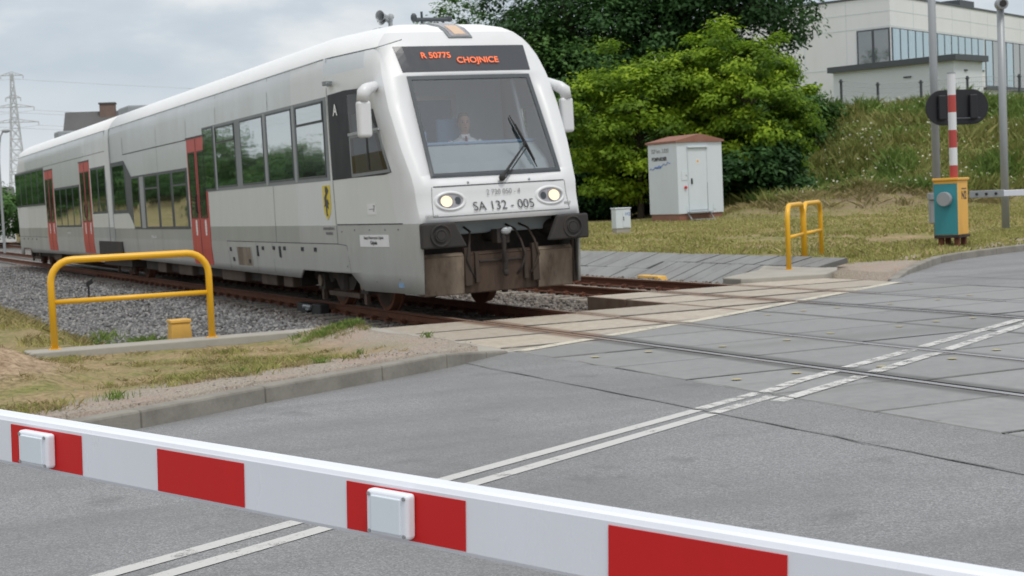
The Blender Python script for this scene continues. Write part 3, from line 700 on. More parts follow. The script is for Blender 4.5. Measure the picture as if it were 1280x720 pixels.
def frontc(z):
    wf = tab(WF_T, z); yf = tab(YF_T, z); s = wf / 1.2
    return [(wf, yf + .17), (wf - .035 * s, yf + .09), (wf - .11 * s, yf + .045), (wf - .30 * s, yf + .015), (0, yf)]
def front_y(x, z):
    p = frontc(z); x = abs(x)
    for (a, b), (c, d) in zip(p, p[1:]):
        if x >= c: return b + (d - b) * (a - x) / (a - c) if x <= a else b
    return p[-1][1]
def ws_half(z): return .945 - .04 * (z - 1.9) / 1.37
Y1 = 19.45                                   # rear end of the front car
def bottom(y):
    return tab([(1.75, .36), (2.15, .60), (4.3, .60), (4.5, .47), (19.5, .55)], y) if y > 1.75 else .36
def car_mesh(name, parent, hole, rear):
    ZL = [.36, .62, .9, 1.02, 1.29, 1.42, 1.56, 1.66, 1.75, 1.9, 1.932, 2.0, 2.3, 2.6, 2.85, 3.257, 3.32, 3.45, 3.55, 3.70, 3.80, 3.9, 3.98, 4.06, 4.11, 4.14]
    vs = []; rows = []
    for zi, z in enumerate(ZL):
        T = yt(z); yc = tab(YF_T, z) + .17; half = []
        for y in (Y1, 15, 10, 6, 4.5, 4.3):
            half.append((tab(W_T, z), max(y, T + .01) if y > 4.2 else y))
        for k in (0, .208, .36, .6, .8, .92):
            y = T + (yc - T) * k; half.append((taper(y, z), y))
        fc = frontc(z); half += fc[:3]
        xh = ws_half(z) * (1 if z < 3.5 else max(.25, fc[0][0] / 1.12))
        for x in (xh, xh * .66, xh * .33, 0): half.append((x, front_y(x, z)))
        row = []
        full = [(-a, b) for a, b in half] + [(a, b) for a, b in half[-2::-1]]
        for (x, y) in full:
            zz = max(z, bottom(y)) if zi == 0 else (max(z, bottom(y) + .01) if zi == 1 else z)
            if zi == 0 and y > 1.7: zz = bottom(y)
            xx = x
            if zz < .9: xx = x / abs(x) * (taper(y, zz) if y > tab(YF_T, zz) + .17 else abs(x)) if x else 0
            if rear: y = 38.95 - y; 
            row.append(len(vs)); vs.append((xx, y, zz))
        rows.append(row)
    n = len(rows[0]); cidx = 12   # first front-corner column index
    fs = []; ms = []
    for zi in range(len(ZL) - 1):
        zc = (ZL[zi] + ZL[zi + 1]) / 2
        for k in range(n - 1):
            kk = min(k, n - 2 - k)                     # symmetric column
            front = kk >= 12
            if zc < 1.29 and kk >= 13: continue        # opening for the coupler
            if hole and front and kk >= 15 and 1.9 < zc < 3.25: continue
            if hole and 8 <= kk <= 9 and 2.0 < zc < 2.85: continue
            if zc > 3.68 and (kk < 12 or zc > 3.9): m = 5
            elif kk >= 5: m = 1 if zc > 1.29 else 4
            elif zc < 1.02: m = 4
            elif zc < 1.29: m = 3
            elif zc < 1.93: m = 2
            else: m = 0
            if not rear and 6 <= kk <= 9 and zc > 1.29 and zc < 3.68: m = 2 if zc < 3.5 else 0  # white cab side in a greyer tone: its side shading put into the colour
            a, b, c, d = rows[zi][k], rows[zi][k + 1], rows[zi + 1][k + 1], rows[zi + 1][k]
            fs.append((a, b, c, d) if not rear else (d, c, b, a)); ms.append(m)
    fs.append(tuple(rows[-1]) if not rear else tuple(rows[-1][::-1])); ms.append(5)
    # rear bulkhead
    me = bpy.data.meshes.new(name); me.from_pydata(vs, [], fs)
    for q in ('silver', 'white', 'silver_light', 'band', 'lower', 'roof_white'): me.materials.append(M[q])
    me.polygons.foreach_set('material_index', ms); me.validate(); me.update()
    bm = bmesh.new(); bm.from_mesh(me); bmesh.ops.recalc_face_normals(bm, faces=bm.faces)
    for e in bm.edges:
        e.smooth = e.calc_face_angle(0) < radians(30)
    for f in bm.faces: f.smooth = True
    bm.to_mesh(me); bm.free()
    o = bpy.data.objects.new(name, me); COL.objects.link(o); o.parent = parent
    s = o.modifiers.new('thickness', 'SOLIDIFY'); s.thickness = .03; s.offset = -1
    return o
def side_pt(y, z, off, s=-1):
    yy = y; w = taper(yy, z) if z > .36 else 1.4
    return Vector((s * (w + off), y, z))
def fpt(x, z, off): return Vector((x, front_y(x, z) - off, z))
def patch(mb, corners, off, thick=.02, m=0, s=-1, fn=None, nu=6, nv=4):
    # corners: (y,z) bottom-rear, bottom-front, top-front, top-rear ; lies on the curved side (or front, with fn)
    (a, b, c, d) = [Vector((p[0], p[1])) for p in corners]; f = fn or (lambda y, z, o: side_pt(y, z, o, s))
    P = [[(a.lerp(b, i / nu)).lerp(d.lerp(c, i / nu), j / nv) for i in range(nu + 1)] for j in range(nv + 1)]
    top = [f(p.x, p.y, off) for r in P for p in r]; bot = [f(p.x, p.y, off - thick) for r in P for p in r]
    N1 = len(top); w = nu + 1; fs = []
    for j in range(nv):
        for i in range(nu): fs.append((j * w + i, j * w + i + 1, (j + 1) * w + i + 1, (j + 1) * w + i))
    ring = [i for i in range(w)] + [j * w + nu for j in range(1, nv + 1)] + [nv * w + i for i in range(nu - 1, -1, -1)] + [j * w for j in range(nv - 1, 0, -1)]
    for p, q in zip(ring, ring[1:] + ring[:1]): fs.append((p, N1 + p, N1 + q, q))
    mb.add(top + bot, fs, m)
def rect(y0, y1, z0, z1): return [(y1, z0), (y0, z0), (y0, z1), (y1, z1)]
def P1(name, mat, corners, off=.004, parent=None, **k):
    mb = MB(); patch(mb, corners, off, **k); o = mb.build(name, mat, parent or TR); recalc(o); return o
def ringframe(mb, corners, off, wdt, **k):
    (a, b, c, d) = [Vector(p) for p in corners]; ctr = (a + b + c + d) / 4
    def ins(p, q, r):  # inset corner
        u = (q - p).normalized(); v = (r - p).normalized(); return p + (u + v) * wdt
    A, B, C_, D = ins(a, b, d), ins(b, a, c), ins(c, d, b), ins(d, c, a)
    for q in ((a, b, B, A), (B, b, c, C_), (D, C_, c, d), (a, A, D, d)): patch(mb, q, off, nu=4, nv=4, **k)
    return [A, B, C_, D]

TR = empty('train', (8.497, 18.3, 0)); TR.rotation_euler = (0, -.0155, 0)
tag(TR, 'white and silver two car diesel railcar with red doors and lit headlights', 'train')
b1 = car_mesh('front_car_body', TR, True, False); b2 = car_mesh('rear_car_body', TR, False, True)

def seam(mb, pts, off=.0035, w=.011, s=-1, m=0):
    for (p, q) in zip(pts, pts[1:]):
        p = Vector(p); q = Vector(q); n = max(1, int((q - p).length / .25)); t = (q - p).normalized(); h = Vector((-t.y, t.x)) * w / 2
        for i in range(n):
            a = p.lerp(q, i / n); b = p.lerp(q, (i + 1) / n)
            mb.add([side_pt(v.x, v.y, off, s) for v in (a - h, b - h, b + h, a + h)], [(0, 1, 2, 3)], m)
mb = MB()
seam(mb, [(2.52, 1.02), (2.52, 1.29)], w=.010); seam(mb, [(2.53, 1.29), (2.60, 3.2), (2.62, 3.68)], w=.012)
seam(mb, [(.35, 1.295), (2.5, 1.30)], w=.016); seam(mb, [(2.5, 1.022), (8.72, 1.025)], w=.012)
seam(mb, [(5.55, 1.95), (5.57, 1.03)]); seam(mb, [(5.86, 1.0), (5.82, .52)]); seam(mb, [(8.72, 1.02), (8.6, .52)]); seam(mb, [(6.82, 1.0), (6.85, .5)], w=.008)
seam(mb, [(2.5, 1.02), (2.2, 1.0), (2.15, .62)], w=.008)
for y in (5.62, 9.0, 11.35, 14.1, 17.75): seam(mb, [(y, 3.17 if y < 10 else 3.0), (y, 3.68)], w=.012)
for y in (11.35, 14.1): seam(mb, [(y, 2.45), (y, 3.0)], w=.010)
seam(mb, [(9.85, 3.0), (17.8, 3.0)], w=.020); seam(mb, [(17.8, 3.0), (17.8, 3.68)], w=.012)
seam(mb, [(14.1, 1.24), (14.15, .55)], w=.010); seam(mb, [(16.75, 1.24), (16.7, .55)], w=.010)
for y in (23.2, 26.3, 28.7, 31.0, 34): seam(mb, [(y, 3.2), (y, 3.68)], w=.012)
seam(mb, [(20.1, 3.19), (38, 3.19)], w=.012); seam(mb, [(30.5, 1.0), (37.4, 1.0)], w=.012); seam(mb, [(33.5, .98), (33.5, .6)], w=.01)
seam(mb, [(.2, 3.70), (19.4, 3.70)], w=.014, off=.003); seam(mb, [(20.05, 3.70), (37.5, 3.70)], w=.014, off=.003)
sm = mb.build('panel_joints', 'seam', TR)
# longitudinal gutters on the roof edge catch the light
mb = MB(); mb.tube([side_pt(3.0, 3.705, .0), side_pt(19.4, 3.705, .0)], .012, 6); mb.tube([side_pt(20.0, 3.705, .0), side_pt(37.0, 3.705, .0)], .012, 6); mb.build('gutter', 'silver', TR)

# side windows of the saloon (front car, high row)
P1('window_band', 'frame_grey', rect(2.64, 10.05, 1.945, 3.155), .004, nu=14, nv=6)
for (y0, y1, hop) in ((2.78, 4.12, 1), (4.36, 5.72, 0), (5.96, 7.34, 0), (7.72, 9.05, 1)):
    mb = MB(); A = ringframe(mb, rect(y0, y1, 2.0, 3.11), .012, .022); f_ = mb.build('window', 'frame_dark', TR); recalc(f_)
    if hop:
        P1('pane', 'glass', rect(y0 + .03, y1 - .03, 2.03, 2.80), .009, f_); P1('hopper_pane', 'glass', rect(y0 + .05, y1 - .05, 2.84, 3.08), .010, f_)
        mb = MB(); ringframe(mb, rect(y0 + .02, y1 - .02, 2.815, 3.095), .018, .018); q = mb.build('hopper_frame', 'seam', f_); recalc(q)
    else: P1('pane', 'glass', rect(y0 + .03, y1 - .03, 2.03, 3.08), .009, f_)
f_ = P1('window', 'frame_dark', rect(9.2, 10.02, 1.96, 3.14), .010); P1('pane', 'glass', rect(9.26, 9.97, 2.0, 3.1), .014, f_)
for y in (5.84, 9.12, 4.24): P1('window_pillar', 'galv', rect(y - .05, y + .05, 1.96, 3.14), .011)
# low window row before the articulation
P1('window_band', 'frame_dark', [(17.0, 1.24), (11.45, 1.24), (11.45, 2.46), (17.0, 2.46)], .004, nu=10)
P1('window_band', 'frame_dark', [(17.55, 1.62), (16.98, 1.24), (16.98, 2.46), (17.75, 2.86)], .0045); P1('window_band', 'frame_dark', [(19.40, 1.62), (17.55, 1.62), (17.75, 2.86), (19.40, 2.86)], .004)
for (y0, y1, hop) in ((11.55, 12.75, 1), (12.9, 14.05, 0), (14.2, 15.5, 1), (16.15, 16.95, 0)):
    f_ = P1('window', 'frame_dark', rect(y0, y1, 1.27, 2.43), .008)
    P1('pane', 'glass', rect(y0 + .04, y1 - .04, 1.30, 2.40 if not hop else 2.12), .012, f_)
    if hop: P1('hopper_pane', 'glass_lo', rect(y0 + .04, y1 - .04, 2.16, 2.40), .012, f_)
f_ = P1('window', 'frame_dark', [(19.2, 1.66), (17.6, 1.66), (17.72, 2.80), (19.2, 2.80)], .008); P1('pane', 'glass', [(19.15, 1.7), (17.66, 1.7), (17.78, 2.76), (19.15, 2.76)], .012, f_)
P1('window_pillar', 'galv', rect(15.65, 16.05, 1.27, 2.42), .010)
# rear car windows
for (y0, y1, z0, z1, nm) in ((20.15, 22.25, 1.64, 2.84, 2), (24.1, 28.55, 1.30, 2.47, 4), (30.5, 37.3, 2.0, 3.17, 5)):
    P1('window_band', 'frame_dark', rect(y0, y1, z0, z1), .004, nu=10)
    d = (y1 - y0) / nm
    for k in range(nm):
        a, b_ = y0 + k * d + .04, y0 + (k + 1) * d - .04
        f_ = P1('window', 'frame_dark', rect(a, b_, z0 + .03, z1 - .03), .008); P1('pane', 'glass', rect(a + .04, b_ - .04, z0 + .06, z1 - .06), .012, f_)
# front car end has a white lower panel, rear car too
P1('side_panel', 'silver_light', [(19.42, 1.26), (16.85, 1.26), (17.45, 1.60), (19.42, 1.60)], .006, nu=6)
P1('side_panel', 'silver_light', rect(20.08, 22.3, 1.29, 1.62), .006)
P1('side_panel', 'silver', rect(24.05, 28.6, 2.50, 3.16), .005)

# double doors
def door(y0, y1, z0, z1):
    d = P1('door', 'red', rect(y0, y1, z0, z1), .010, nu=8, nv=8)
    mid = (y0 + y1) / 2
    for a, b_ in ((y0 + .12, mid - .13), (mid + .13, y1 - .12)):
        P1('door_pane', 'glass_lo', rect(a, b_, 1.47, z1 - .28), .014, d)
        mb = MB(); ringframe(mb, rect(a - .02, b_ + .02, 1.45, z1 - .26), .018, .014); q = mb.build('door_pane_frame', 'black', d); recalc(q)
        # faint white safety lettering on the leaf below the pane
        for k in range(4):
            P1('door_notice', 'ink_white', rect(a + .10, a + .24, 1.36 - .055 * k, 1.385 - .055 * k), .013, d, nu=1, nv=1)
        P1('door_notice', 'ink_white', rect(a + .12, a + .22, 1.12, 1.42), .0115, d, nu=1, nv=1)
    P1('door_joint', 'seam', rect(mid - .010, mid + .010, z0 + .01, z1 - .02), .015, d, nu=1, nv=8)
    mb = MB(); mb.tube([side_pt(mid + .06, 1.55, .02), side_pt(mid + .06, 1.60, .05), side_pt(mid + .06, 1.85, .05), side_pt(mid + .06, 1.9, .02)], .012, 6); mb.build('door_handle', 'black', d)
    P1('door_track', 'seam', rect(y0 - .02, y1 + .02, z1, z1 + .03), .022, d)
door(9.88, 11.33, .56, 3.0); door(22.38, 23.9, .60, 3.04); door(28.72, 30.3, .60, 3.04)

# cab side: black panel, letter A, cab side window
P1('cab_side_panel', 'black', [(2.54, 1.945), (1.86, 1.955), (1.93, 3.19), (2.56, 3.17)], .006)
for q in ([(1.94, 2.83), (1.02, 2.85), (1.34, 3.17), (1.95, 3.19)], [(1.88, 1.955), (1.74, 1.955), (1.76, 2.84), (1.92, 2.84)], [(.76, 1.96), (.56, 1.985), (.98, 2.86), (1.10, 2.86)], [(1.76, 1.955), (.74, 1.96), (.76, 2.01), (1.76, 2.01)]): P1('cab_side_panel', 'black', q, .0055)
mb = MB(); ringframe(mb, [(1.84, 1.96), (.57, 1.99), (.84, 2.58), (1.84, 2.545)], .010, .055); f_ = mb.build('cab_side_window', 'frame_grey', TR); recalc(f_)
P1('cab_side_pane', 'glass_tint', [(1.79, 2.01), (.65, 2.03), (.87, 2.54), (1.79, 2.505)], .012, f_, thick=.004)
P1('cab_side_pane', 'glass_tint', [(1.80, 2.58), (.90, 2.60), (1.32, 3.10), (1.84, 3.12)], .010, f_, thick=.004)
f2 = P1('cab_side_pane', 'glass_tint', [(1.84, 1.96), (.60, 1.99), (1.10, 2.90), (1.84, 2.90)], .008, thick=.004, s=1)
P1('cab_side_bar', 'galv', [(1.86, 2.54), (.80, 2.565), (.82, 2.60), (1.86, 2.58)], .018, f_)
P1('cab_side_bar', 'black', rect(1.2, 1.24, 2.04, 2.52), .017, f_)
def side_text(s, y, z, size, mat, off=.012, bold=0, sx=1, parent=None):
    c = side_pt(y, z, off); t = (side_pt(y - .1, z, off) - c).normalized(); return text('lettering', s, size, mat, parent or TR, frame_matrix(c, t, (0, 0, 1)), .001, bold, sx)
side_text('A', 2.28, 2.93, .22, 'ink_white', .016, .006)
# wiper spray camera above the cab door
mb = MB(); c = side_pt(2.44, 3.33, 0); mb.obox(c + Vector((-.05, 0, 0)), (.06, 0, 0), (0, .05, .0), (0, 0, .03)); mb.tube([c + Vector((-.06, -.03, -.01)), c + Vector((-.08, -.13, -.03))], .03, 8); mb.build('side_camera', 'frame_grey', TR)

# labels and coat of arms on the side
lb = P1('label_plate', 'ink_white', rect(.80, 1.73, .985, 1.15), .006); side_text('Stacja Macierzysta Gdynia', 1.27, 1.11, .058, 'ink', .009, 0, 1.05, lb); side_text('Gdynia', 1.27, 1.04, .07, 'ink', .009, .002, 1.1, lb)
lb = P1('label_plate', 'ink_white', rect(1.14, 1.41, 1.43, 1.58), .006); side_text('—7', 1.25, 1.51, .12, 'ink', .009, 0, 1, lb)
cr = MB(); ys0, ys1 = 2.68, 3.02
pts = [(ys0, 1.88), (ys1, 1.88), (ys1, 1.56), (ys1 - .04, 1.46), (2.85, 1.37), (ys0 + .04, 1.46), (ys0, 1.56)]
cr.prism([side_pt(y, z, .002) for y, z in pts], (-.004, 0, 0)); cr_o = cr.build('coat_of_arms', 'crest_yellow', TR); recalc(cr_o)
cg = MB()
for poly in ([(2.74, 1.80), (2.80, 1.85), (2.90, 1.82), (2.88, 1.76), (2.95, 1.70), (2.93, 1.62), (2.97, 1.56), (2.90, 1.58), (2.86, 1.64), (2.84, 1.72), (2.79, 1.76)],
             [(2.90, 1.64), (2.80, 1.68), (2.74, 1.60), (2.80, 1.60), (2.76, 1.53), (2.84, 1.56), (2.84, 1.47), (2.80, 1.43), (2.88, 1.43), (2.90, 1.52)],
             [(2.80, 1.84), (2.82, 1.87), (2.85, 1.84), (2.88, 1.87), (2.90, 1.83)]):
    cg.prism([side_pt(y, z, .0085) for y, z in poly], (-.002, 0, 0))
q = cg.build('griffin', 'ink', cr_o)
side_text('SAMORZĄD WOJEWÓDZTWA', 2.86, 1.245, .05, 'ink_grey', .006, .002, .7); side_text('POMORSKIEGO', 2.83, 1.175, .055, 'ink_grey', .006, .002, .8)
side_text('POLREGIO', 14.9, 1.07, .10, 'ink_white', .006, 0, 1.2); side_text('POLREGIO', 26.3, 1.12, .10, 'ink_white', .006, 0, 1.2)
# hatches on the skirt
h_ = P1('skirt_hatch', 'beige_grime', rect(7.15, 8.05, .60, .92), .006); mb = MB(); ringframe(mb, rect(7.13, 8.07, .58, .94), .010, .010); q = mb.build('hatch_rim', 'lower', h_); recalc(q)
for y, z in ((8.35, .70), (7.3, .68), (8.5, .88)): P1('catch', 'black', rect(y - .05, y + .05, z - .035, z + .035), .012, nu=1, nv=1)
for y, z in ((6.4, .92), (5.75, .93), (5.15, .93), (4.2, .93), (3.55, .93)): P1('catch', 'black', rect(y - .055, y + .055, z - .03, z + .03), .012, nu=1, nv=1)
for y in (6.72, 5.40): P1('grab_slot', 'black', rect(y - .03, y + .06, .78, .96), .013, nu=1, nv=1)
for y in (33.0, 34.0, 35.0, 36.0): P1('catch', 'black', rect(y - .05, y + .05, .90, .94), .012, nu=1, nv=1)
mb = MB()
for y, z in ((2.35, 1.2), (1.9, 1.22), (1.4, 1.22), (.9, 1.22), (.5, 1.22), (2.25, .70), (.55, .55), (1.3, .5)): mb.tube([side_pt(y, z, .0), side_pt(y, z, .008)], .012, 8)
mb.build('rivets', 'frame_grey', TR)
P1('corner_notice', 'cab_blue', rect(.45, .60, .44, .50), .006, nu=1, nv=1)

# ---- front of the cab
def FP(name, mat, c, off=.006, parent=None, **k): return P1(name, mat, c, off, parent, fn=fpt, **k)
# destination display
xb, xt = .985, 1.02
def disp(z): return .98 + .03 * (z - 3.38) / .3
c = [(-.95, 3.325), (.96, 3.325), (.985, 3.69), (-.985, 3.69)]
dp = FP('destination_display', 'display', c, .010, nu=16, nv=4)
def front_text(s, x, z, size, mat, off=.014, bold=0, sx=1, parent=None, ex=.001):
    p = fpt(x, z, off); up = (fpt(x, z + .05, off) - fpt(x, z - .05, off)).normalized(); return text('lettering', s, size, mat, parent or TR, frame_matrix(p + Vector((0, -.008, 0)), (1, 0, 0), up), ex, bold, sx)
front_text('R 50775', -.41, 3.55, .135, 'led', .018, .002, .98, dp); front_text('CHOJNICE', .19, 3.475, .135, 'led', .026, .002, .98, dp)
# windscreen
ws = MB(); o4 = [(-.955, 1.875), (.955, 1.875), (.915, 3.265), (-.915, 3.265)]
inn = ringframe(ws, o4, .012, .055, fn=fpt, thick=.05); wso = ws.build('windscreen', 'frame_dark', TR); recalc(wso)
gl = MB(); patch(gl, [tuple(v) for v in inn], .002, thick=.0, fn=fpt, nu=18, nv=8); 
# single-skin pane
gl.f = gl.f[:18 * 8]; gl.m = gl.m[:18 * 8]; gp = gl.build('pane', 'glass_clear', wso, smooth=True)
# seam above the headlights and corner pillars
mb = MB()
def fseam(x0, z0, x1, z1, w=.012, off=.004):
    n = 12
    for i in range(n):
        a = (x0 + (x1 - x0) * i / n, z0 + (z1 - z0) * i / n); b_ = (x0 + (x1 - x0) * (i + 1) / n, z0 + (z1 - z0) * (i + 1) / n)
        if abs(x1 - x0) > abs(z1 - z0): q = [(a[0], a[1] - w / 2), (b_[0], b_[1] - w / 2), (b_[0], b_[1] + w / 2), (a[0], a[1] + w / 2)]
        else: q = [(a[0] - w / 2, a[1]), (a[0] + w / 2, a[1]), (b_[0] + w / 2, b_[1]), (b_[0] - w / 2, b_[1])]
        mb.add([fpt(x, z, off) for x, z in q], [(0, 1, 2, 3)])
fseam(-.95, 1.755, .97, 1.755, .014); fseam(-1.0, 1.36, 1.0, 1.36, .009); fseam(-1.0, 1.36, -.97, 1.75, .006); fseam(1.0, 1.36, .98, 1.75, .006)
mb.build('front_seams', 'seam', TR)
for x in (-.4, .35): pass
# headlights
for s in (-1, 1):
    def ell(cx, cz, rx, rz, off, n=28): return [fpt(cx + rx * cos(2 * pi * k / n), cz + rz * sin(2 * pi * k / n) * (1), off) for k in range(n)]
    cx, cz = s * .735, 1.56
    mb = MB(); R0 = ell(cx, cz, .235, .135, -.002); R1_ = ell(cx, cz, .215, .118, .022); R2_ = ell(cx, cz, .185, .098, .020); R3_ = ell(cx, cz, .18, .094, .003); n = len(R0)
    for A_, B_ in ((R0, R1_), (R1_, R2_), (R2_, R3_)): mb.add(A_ + B_, [(k, (k + 1) % n, n + (k + 1) % n, n + k) for k in range(n)])
    hl = mb.build('headlight', 'white', TR, smooth=True); recalc(hl)
    mb = MB(); mb.add(ell(cx, cz, .182, .096, .006), [tuple(range(n))[::1]]); mb.build('headlight_housing', 'reflector', hl)
    lx = s * .79
    mb = MB(); mb.add(ell(lx, cz, .088, .080, .014), [tuple(range(n))]); mb.build('lens', 'lamp', hl)
    mb = MB(); pr = [fpt(lx + .088 * cos(2 * pi * k / n), cz + .080 * sin(2 * pi * k / n), .014) for k in range(n + 1)]; mb.tube(pr, .008, 6, cap=False); mb.build('lens_rim', 'galv', hl)
    mb = MB(); mb.add(ell(s * .63, cz, .045, .05, .012), [tuple(range(n))]); mb.build('tail_lens', 'frame_dark', hl)
front_text('2 720 050 - 4', .04, 1.645, .10, 'ink_grey', .006, -.001, .92)
front_text('SA 132 - 005', .02, 1.465, .175, 'ink', .007, -.0005, .98)
front_text('GDYNIA', -1.02, 1.37, .05, 'ink_grey', .006); front_text('PKP', .98, 1.44, .06, 'ink_grey', .006)
mb = MB()
for x, z in ((0.02, 1.79), (-.45, 1.79), (.45, 1.79)): mb.ellipsoid(fpt(x, z, .006), .018, .012, .018, 8)
mb.build('washer_nozzles', 'galv', TR)
# wiper
wb = MB(); p0 = fpt(.03, 1.83, .06); p1 = fpt(.50, 2.27, .075)
wb.tube([p0, p1], [.022, .011], 8); wb.tube([p0 + Vector((.05, 0, -.01)), p1 + Vector((.03, 0, -.04))], .009, 6); wb.ellipsoid(p0, .05, .035, .05, 10); wb.ellipsoid(p1, .035, .02, .05, 8)
wp_ = wb.build('wiper_arm', 'stone_dark', TR)
bl = MB(); t0, t1, t2 = fpt(.41, 2.67, .035), fpt(.52, 2.26, .045), fpt(.60, 1.95, .035); bl.tube([t0, t1, t2], [.008, .022, .008], 6); bl.tube([t0.lerp(t1, .3) + Vector((0, -.03, 0)), t1 + Vector((0, -.04, 0)), t1.lerp(t2, .7) + Vector((0, -.03, 0))], .012, 6); bl.build('wiper_blade', 'stone_dark', wp_)
# roof lamp
rl = MB(); 
def rp(x, z, off): return Vector((x, front_y(x, z) - off * .7, z + off * .7))
rl_c = [(-.13, 3.80), (.23, 3.80), (.15, 4.09), (-.22, 4.09)]
patch(rl, rl_c, .02, thick=.05, fn=rp, nu=4, nv=4); rlo = rl.build('roof_lamp', 'frame_grey', TR, bevel=.005); recalc(rlo)
mb = MB(); patch(mb, [(-.09, 3.815), (.19, 3.815), (.12, 4.075), (-.17, 4.075)], .026, thick=.01, fn=rp, nu=4, nv=4); q = mb.build('lamp_glass', 'reflector', rlo); recalc(q)
mb = MB(); patch(mb, [(-.03, 3.84), (.14, 3.84), (.07, 3.98), (-.10, 3.98)], .032, thick=.008, fn=rp, nu=3, nv=3); q = mb.build('lamp_lens', 'lamp_dim', rlo); recalc(q)
# horns
def horn(c, L, flip=1, name='horn'):
    c = Vector(c); mb = MB(); prof = [(0, .025), (.35, .03), (.6, .045), (.85, .075), (1, .10)]
    mb.tube([c + Vector((-.86, -.5, 0)) * L * t for t, r in prof], [r * .85 for t, r in prof], 16, cap=False); mb.ellipsoid(c, .05, .06, .05); mb.tube([c, c + Vector((0, 0, -.2))], .025, 8)
    return mb.build(name, 'galv', TR)
horn((-.24, 2.9, 4.33), .26); horn((-.20, 3.06, 4.30), .20)
mb = MB(); mb.box(-.50, -.18, 2.82, 3.05, 4.08, 4.17); mb.build('horn_bracket', 'silver', TR, bevel=.02)
mb = MB(); c0 = Vector((.15, 3.0, 4.30)); mb.tube([c0, c0 + Vector((.62, 0, .0))], .032, 8); mb.tube([c0 + Vector((.15, 0, -.22)), c0 + Vector((.15, 0, .12))], .02, 8); mb.ellipsoid(c0 + Vector((.02, 0, .03)), .05, .05, .07); mb.ellipsoid(c0 + Vector((.60, 0, .01)), .05, .05, .05)
mb.tube([c0 + Vector((.5, 0, -.22)), c0 + Vector((.5, 0, .0))], .018, 8); mb.build('roof_aerial', 'frame_dark', TR)
# mirrors
def mirror(s, y=.95):
    a = Vector((s * 1.25, 1.0, 3.14)); c = Vector((-1.60, .60, 3.10)) if s < 0 else Vector((1.43, .62, 3.06)); mb = MB()
    mb.tube([a, a + Vector((s * .05, -.06, .02)), c + Vector((-s * .07, .03, .0)), c + Vector((-s * .01, 0, -.05)), c + Vector((s * .01, 0, -.16))], [.065, .07, .085, .09, .08], 10)
    m_ = mb.build('mirror', 'white', TR, smooth=True)
    mb = MB(); mb.box(c.x - .095, c.x + .095, c.y - .06, c.y + .07, c.z - .64, c.z - .15); mb.build('mirror_housing', 'white', m_, bevel=.045, seg=4)
    mb = MB(); mb.box(c.x - .07, c.x + .07, c.y + .068, c.y + .078, c.z - .60, c.z - .19); mb.build('mirror_glass', 'glass_lo', m_)
    mb = MB(); mb.box(a.x - .04, a.x + .04, a.y - .03, a.y + .05, a.z - .09, a.z + .07); mb.build('mirror_bracket', 'silver', m_, bevel=.01)
mirror(-1); mirror(1)

# ---- coupler recess, buffers, plough
mb = MB(); mb.box(-1.12, 1.12, .45, .50, .45, 1.30); mb.box(-1.1, 1.1, .06, .5, .80, .83); mb.box(-1.1, 1.1, .10, .8, 1.275, 1.288); mb.build('coupler_recess', 'soot', TR)
for s in (-1, 1):
    mb = MB()
    inner = s * .50; o_ = s * 1.22
    pts = [(o_, .955), (s * .60, .955), (s * .76, 1.285), (o_, 1.285)]
    yb = -.28
    mb.prism([(x, yb + .03 * (abs(x) / 1.22) ** 4, z) for x, z in pts], (0, .11, 0)); bu = mb.build('buffer', 'rubber', TR, bevel=.025, seg=3); recalc(bu)
    mb = MB(); cx, cz = s * .965, 1.12; n = 28
    for r in (.135, .075): 
        mb.tube([(cx + r * cos(2 * pi * k / n), yb + .012, cz + r * sin(2 * pi * k / n)) for k in range(n + 1)], .014, 6, cap=False)
    mb.tube([(cx, yb - .002, cz), (cx, yb + .05, cz)], .06, 16); mb.build('buffer_ring', 'rubber', bu)
    mb = MB(); mb.tube([(s * .9, -.2, 1.12), (s * .9, .7, 1.12)], .11, 14); mb.build('buffer_stem', 'soot', bu)
pl = MB()
# plough: three folded plates
prof = [(.00, .88), (-.02, .84), (.02, .33), (.10, .31)]
def plate(x0, x1, y0, y1, m, zt=.86):
    a = [(x0, y0 + .05, zt), (x1, y1 + .05, zt), (x1, y1, zt - .04), (x0, y0, zt - .04)]
    pl.add(a, [(0, 1, 2, 3)], m)
    pl.add([(x0, y0, zt - .04), (x1, y1, zt - .04), (x1, y1 + .05, .33), (x0, y0 + .05, .33)], [(0, 1, 2, 3)], m)
    pl.add([(x0, y0 + .05, .33), (x1, y1 + .05, .33), (x1, y1 + .4, .36), (x0, y0 + .4, .36)], [(0, 1, 2, 3)], m)
plate(-1.10, -.55, .06, .0, 1); plate(.55, 1.10, .0, .06, 1); plate(-.545, .545, .03, .03, 0, .86)
plo = pl.build('snow_plough', ['grime', 'beige_grime'], TR); s_ = plo.modifiers.new('t', 'SOLIDIFY'); s_.thickness = .03; s_.offset = 0
for s in (-1, 1):
    for b_ in ((s * .50 - .05, s * .50 + .05, -.03, .06, .42, .93), (s * .36 - .03, s * .36 + .03, -.01, .06, .45, .86), (s * 1.115 - .015, s * 1.115 + .015, .04, .12, .36, .93)):
        mb = MB(); mb.box(*b_); mb.build('plough_bracket', 'grime_dark', TR, bevel=.01)
mb = MB(); mb.tube([(0, .7, 1.05), (0, .0, 1.05)], .07, 12); mb.box(-.09, .09, -.10, .1, .96, 1.15); mb.tube([(0, -.08, 1.16), (0, -.11, 1.05), (.0, -.10, .85), (.03, -.06, .70), (.02, -.05, .56)], [.03, .035, .03, .04, .035], 10)
mb.ellipsoid((.02, -.08, .56), .04, .04, .05, 10)
mb.box(-.32, .34, -.0, .035, .72, .75)
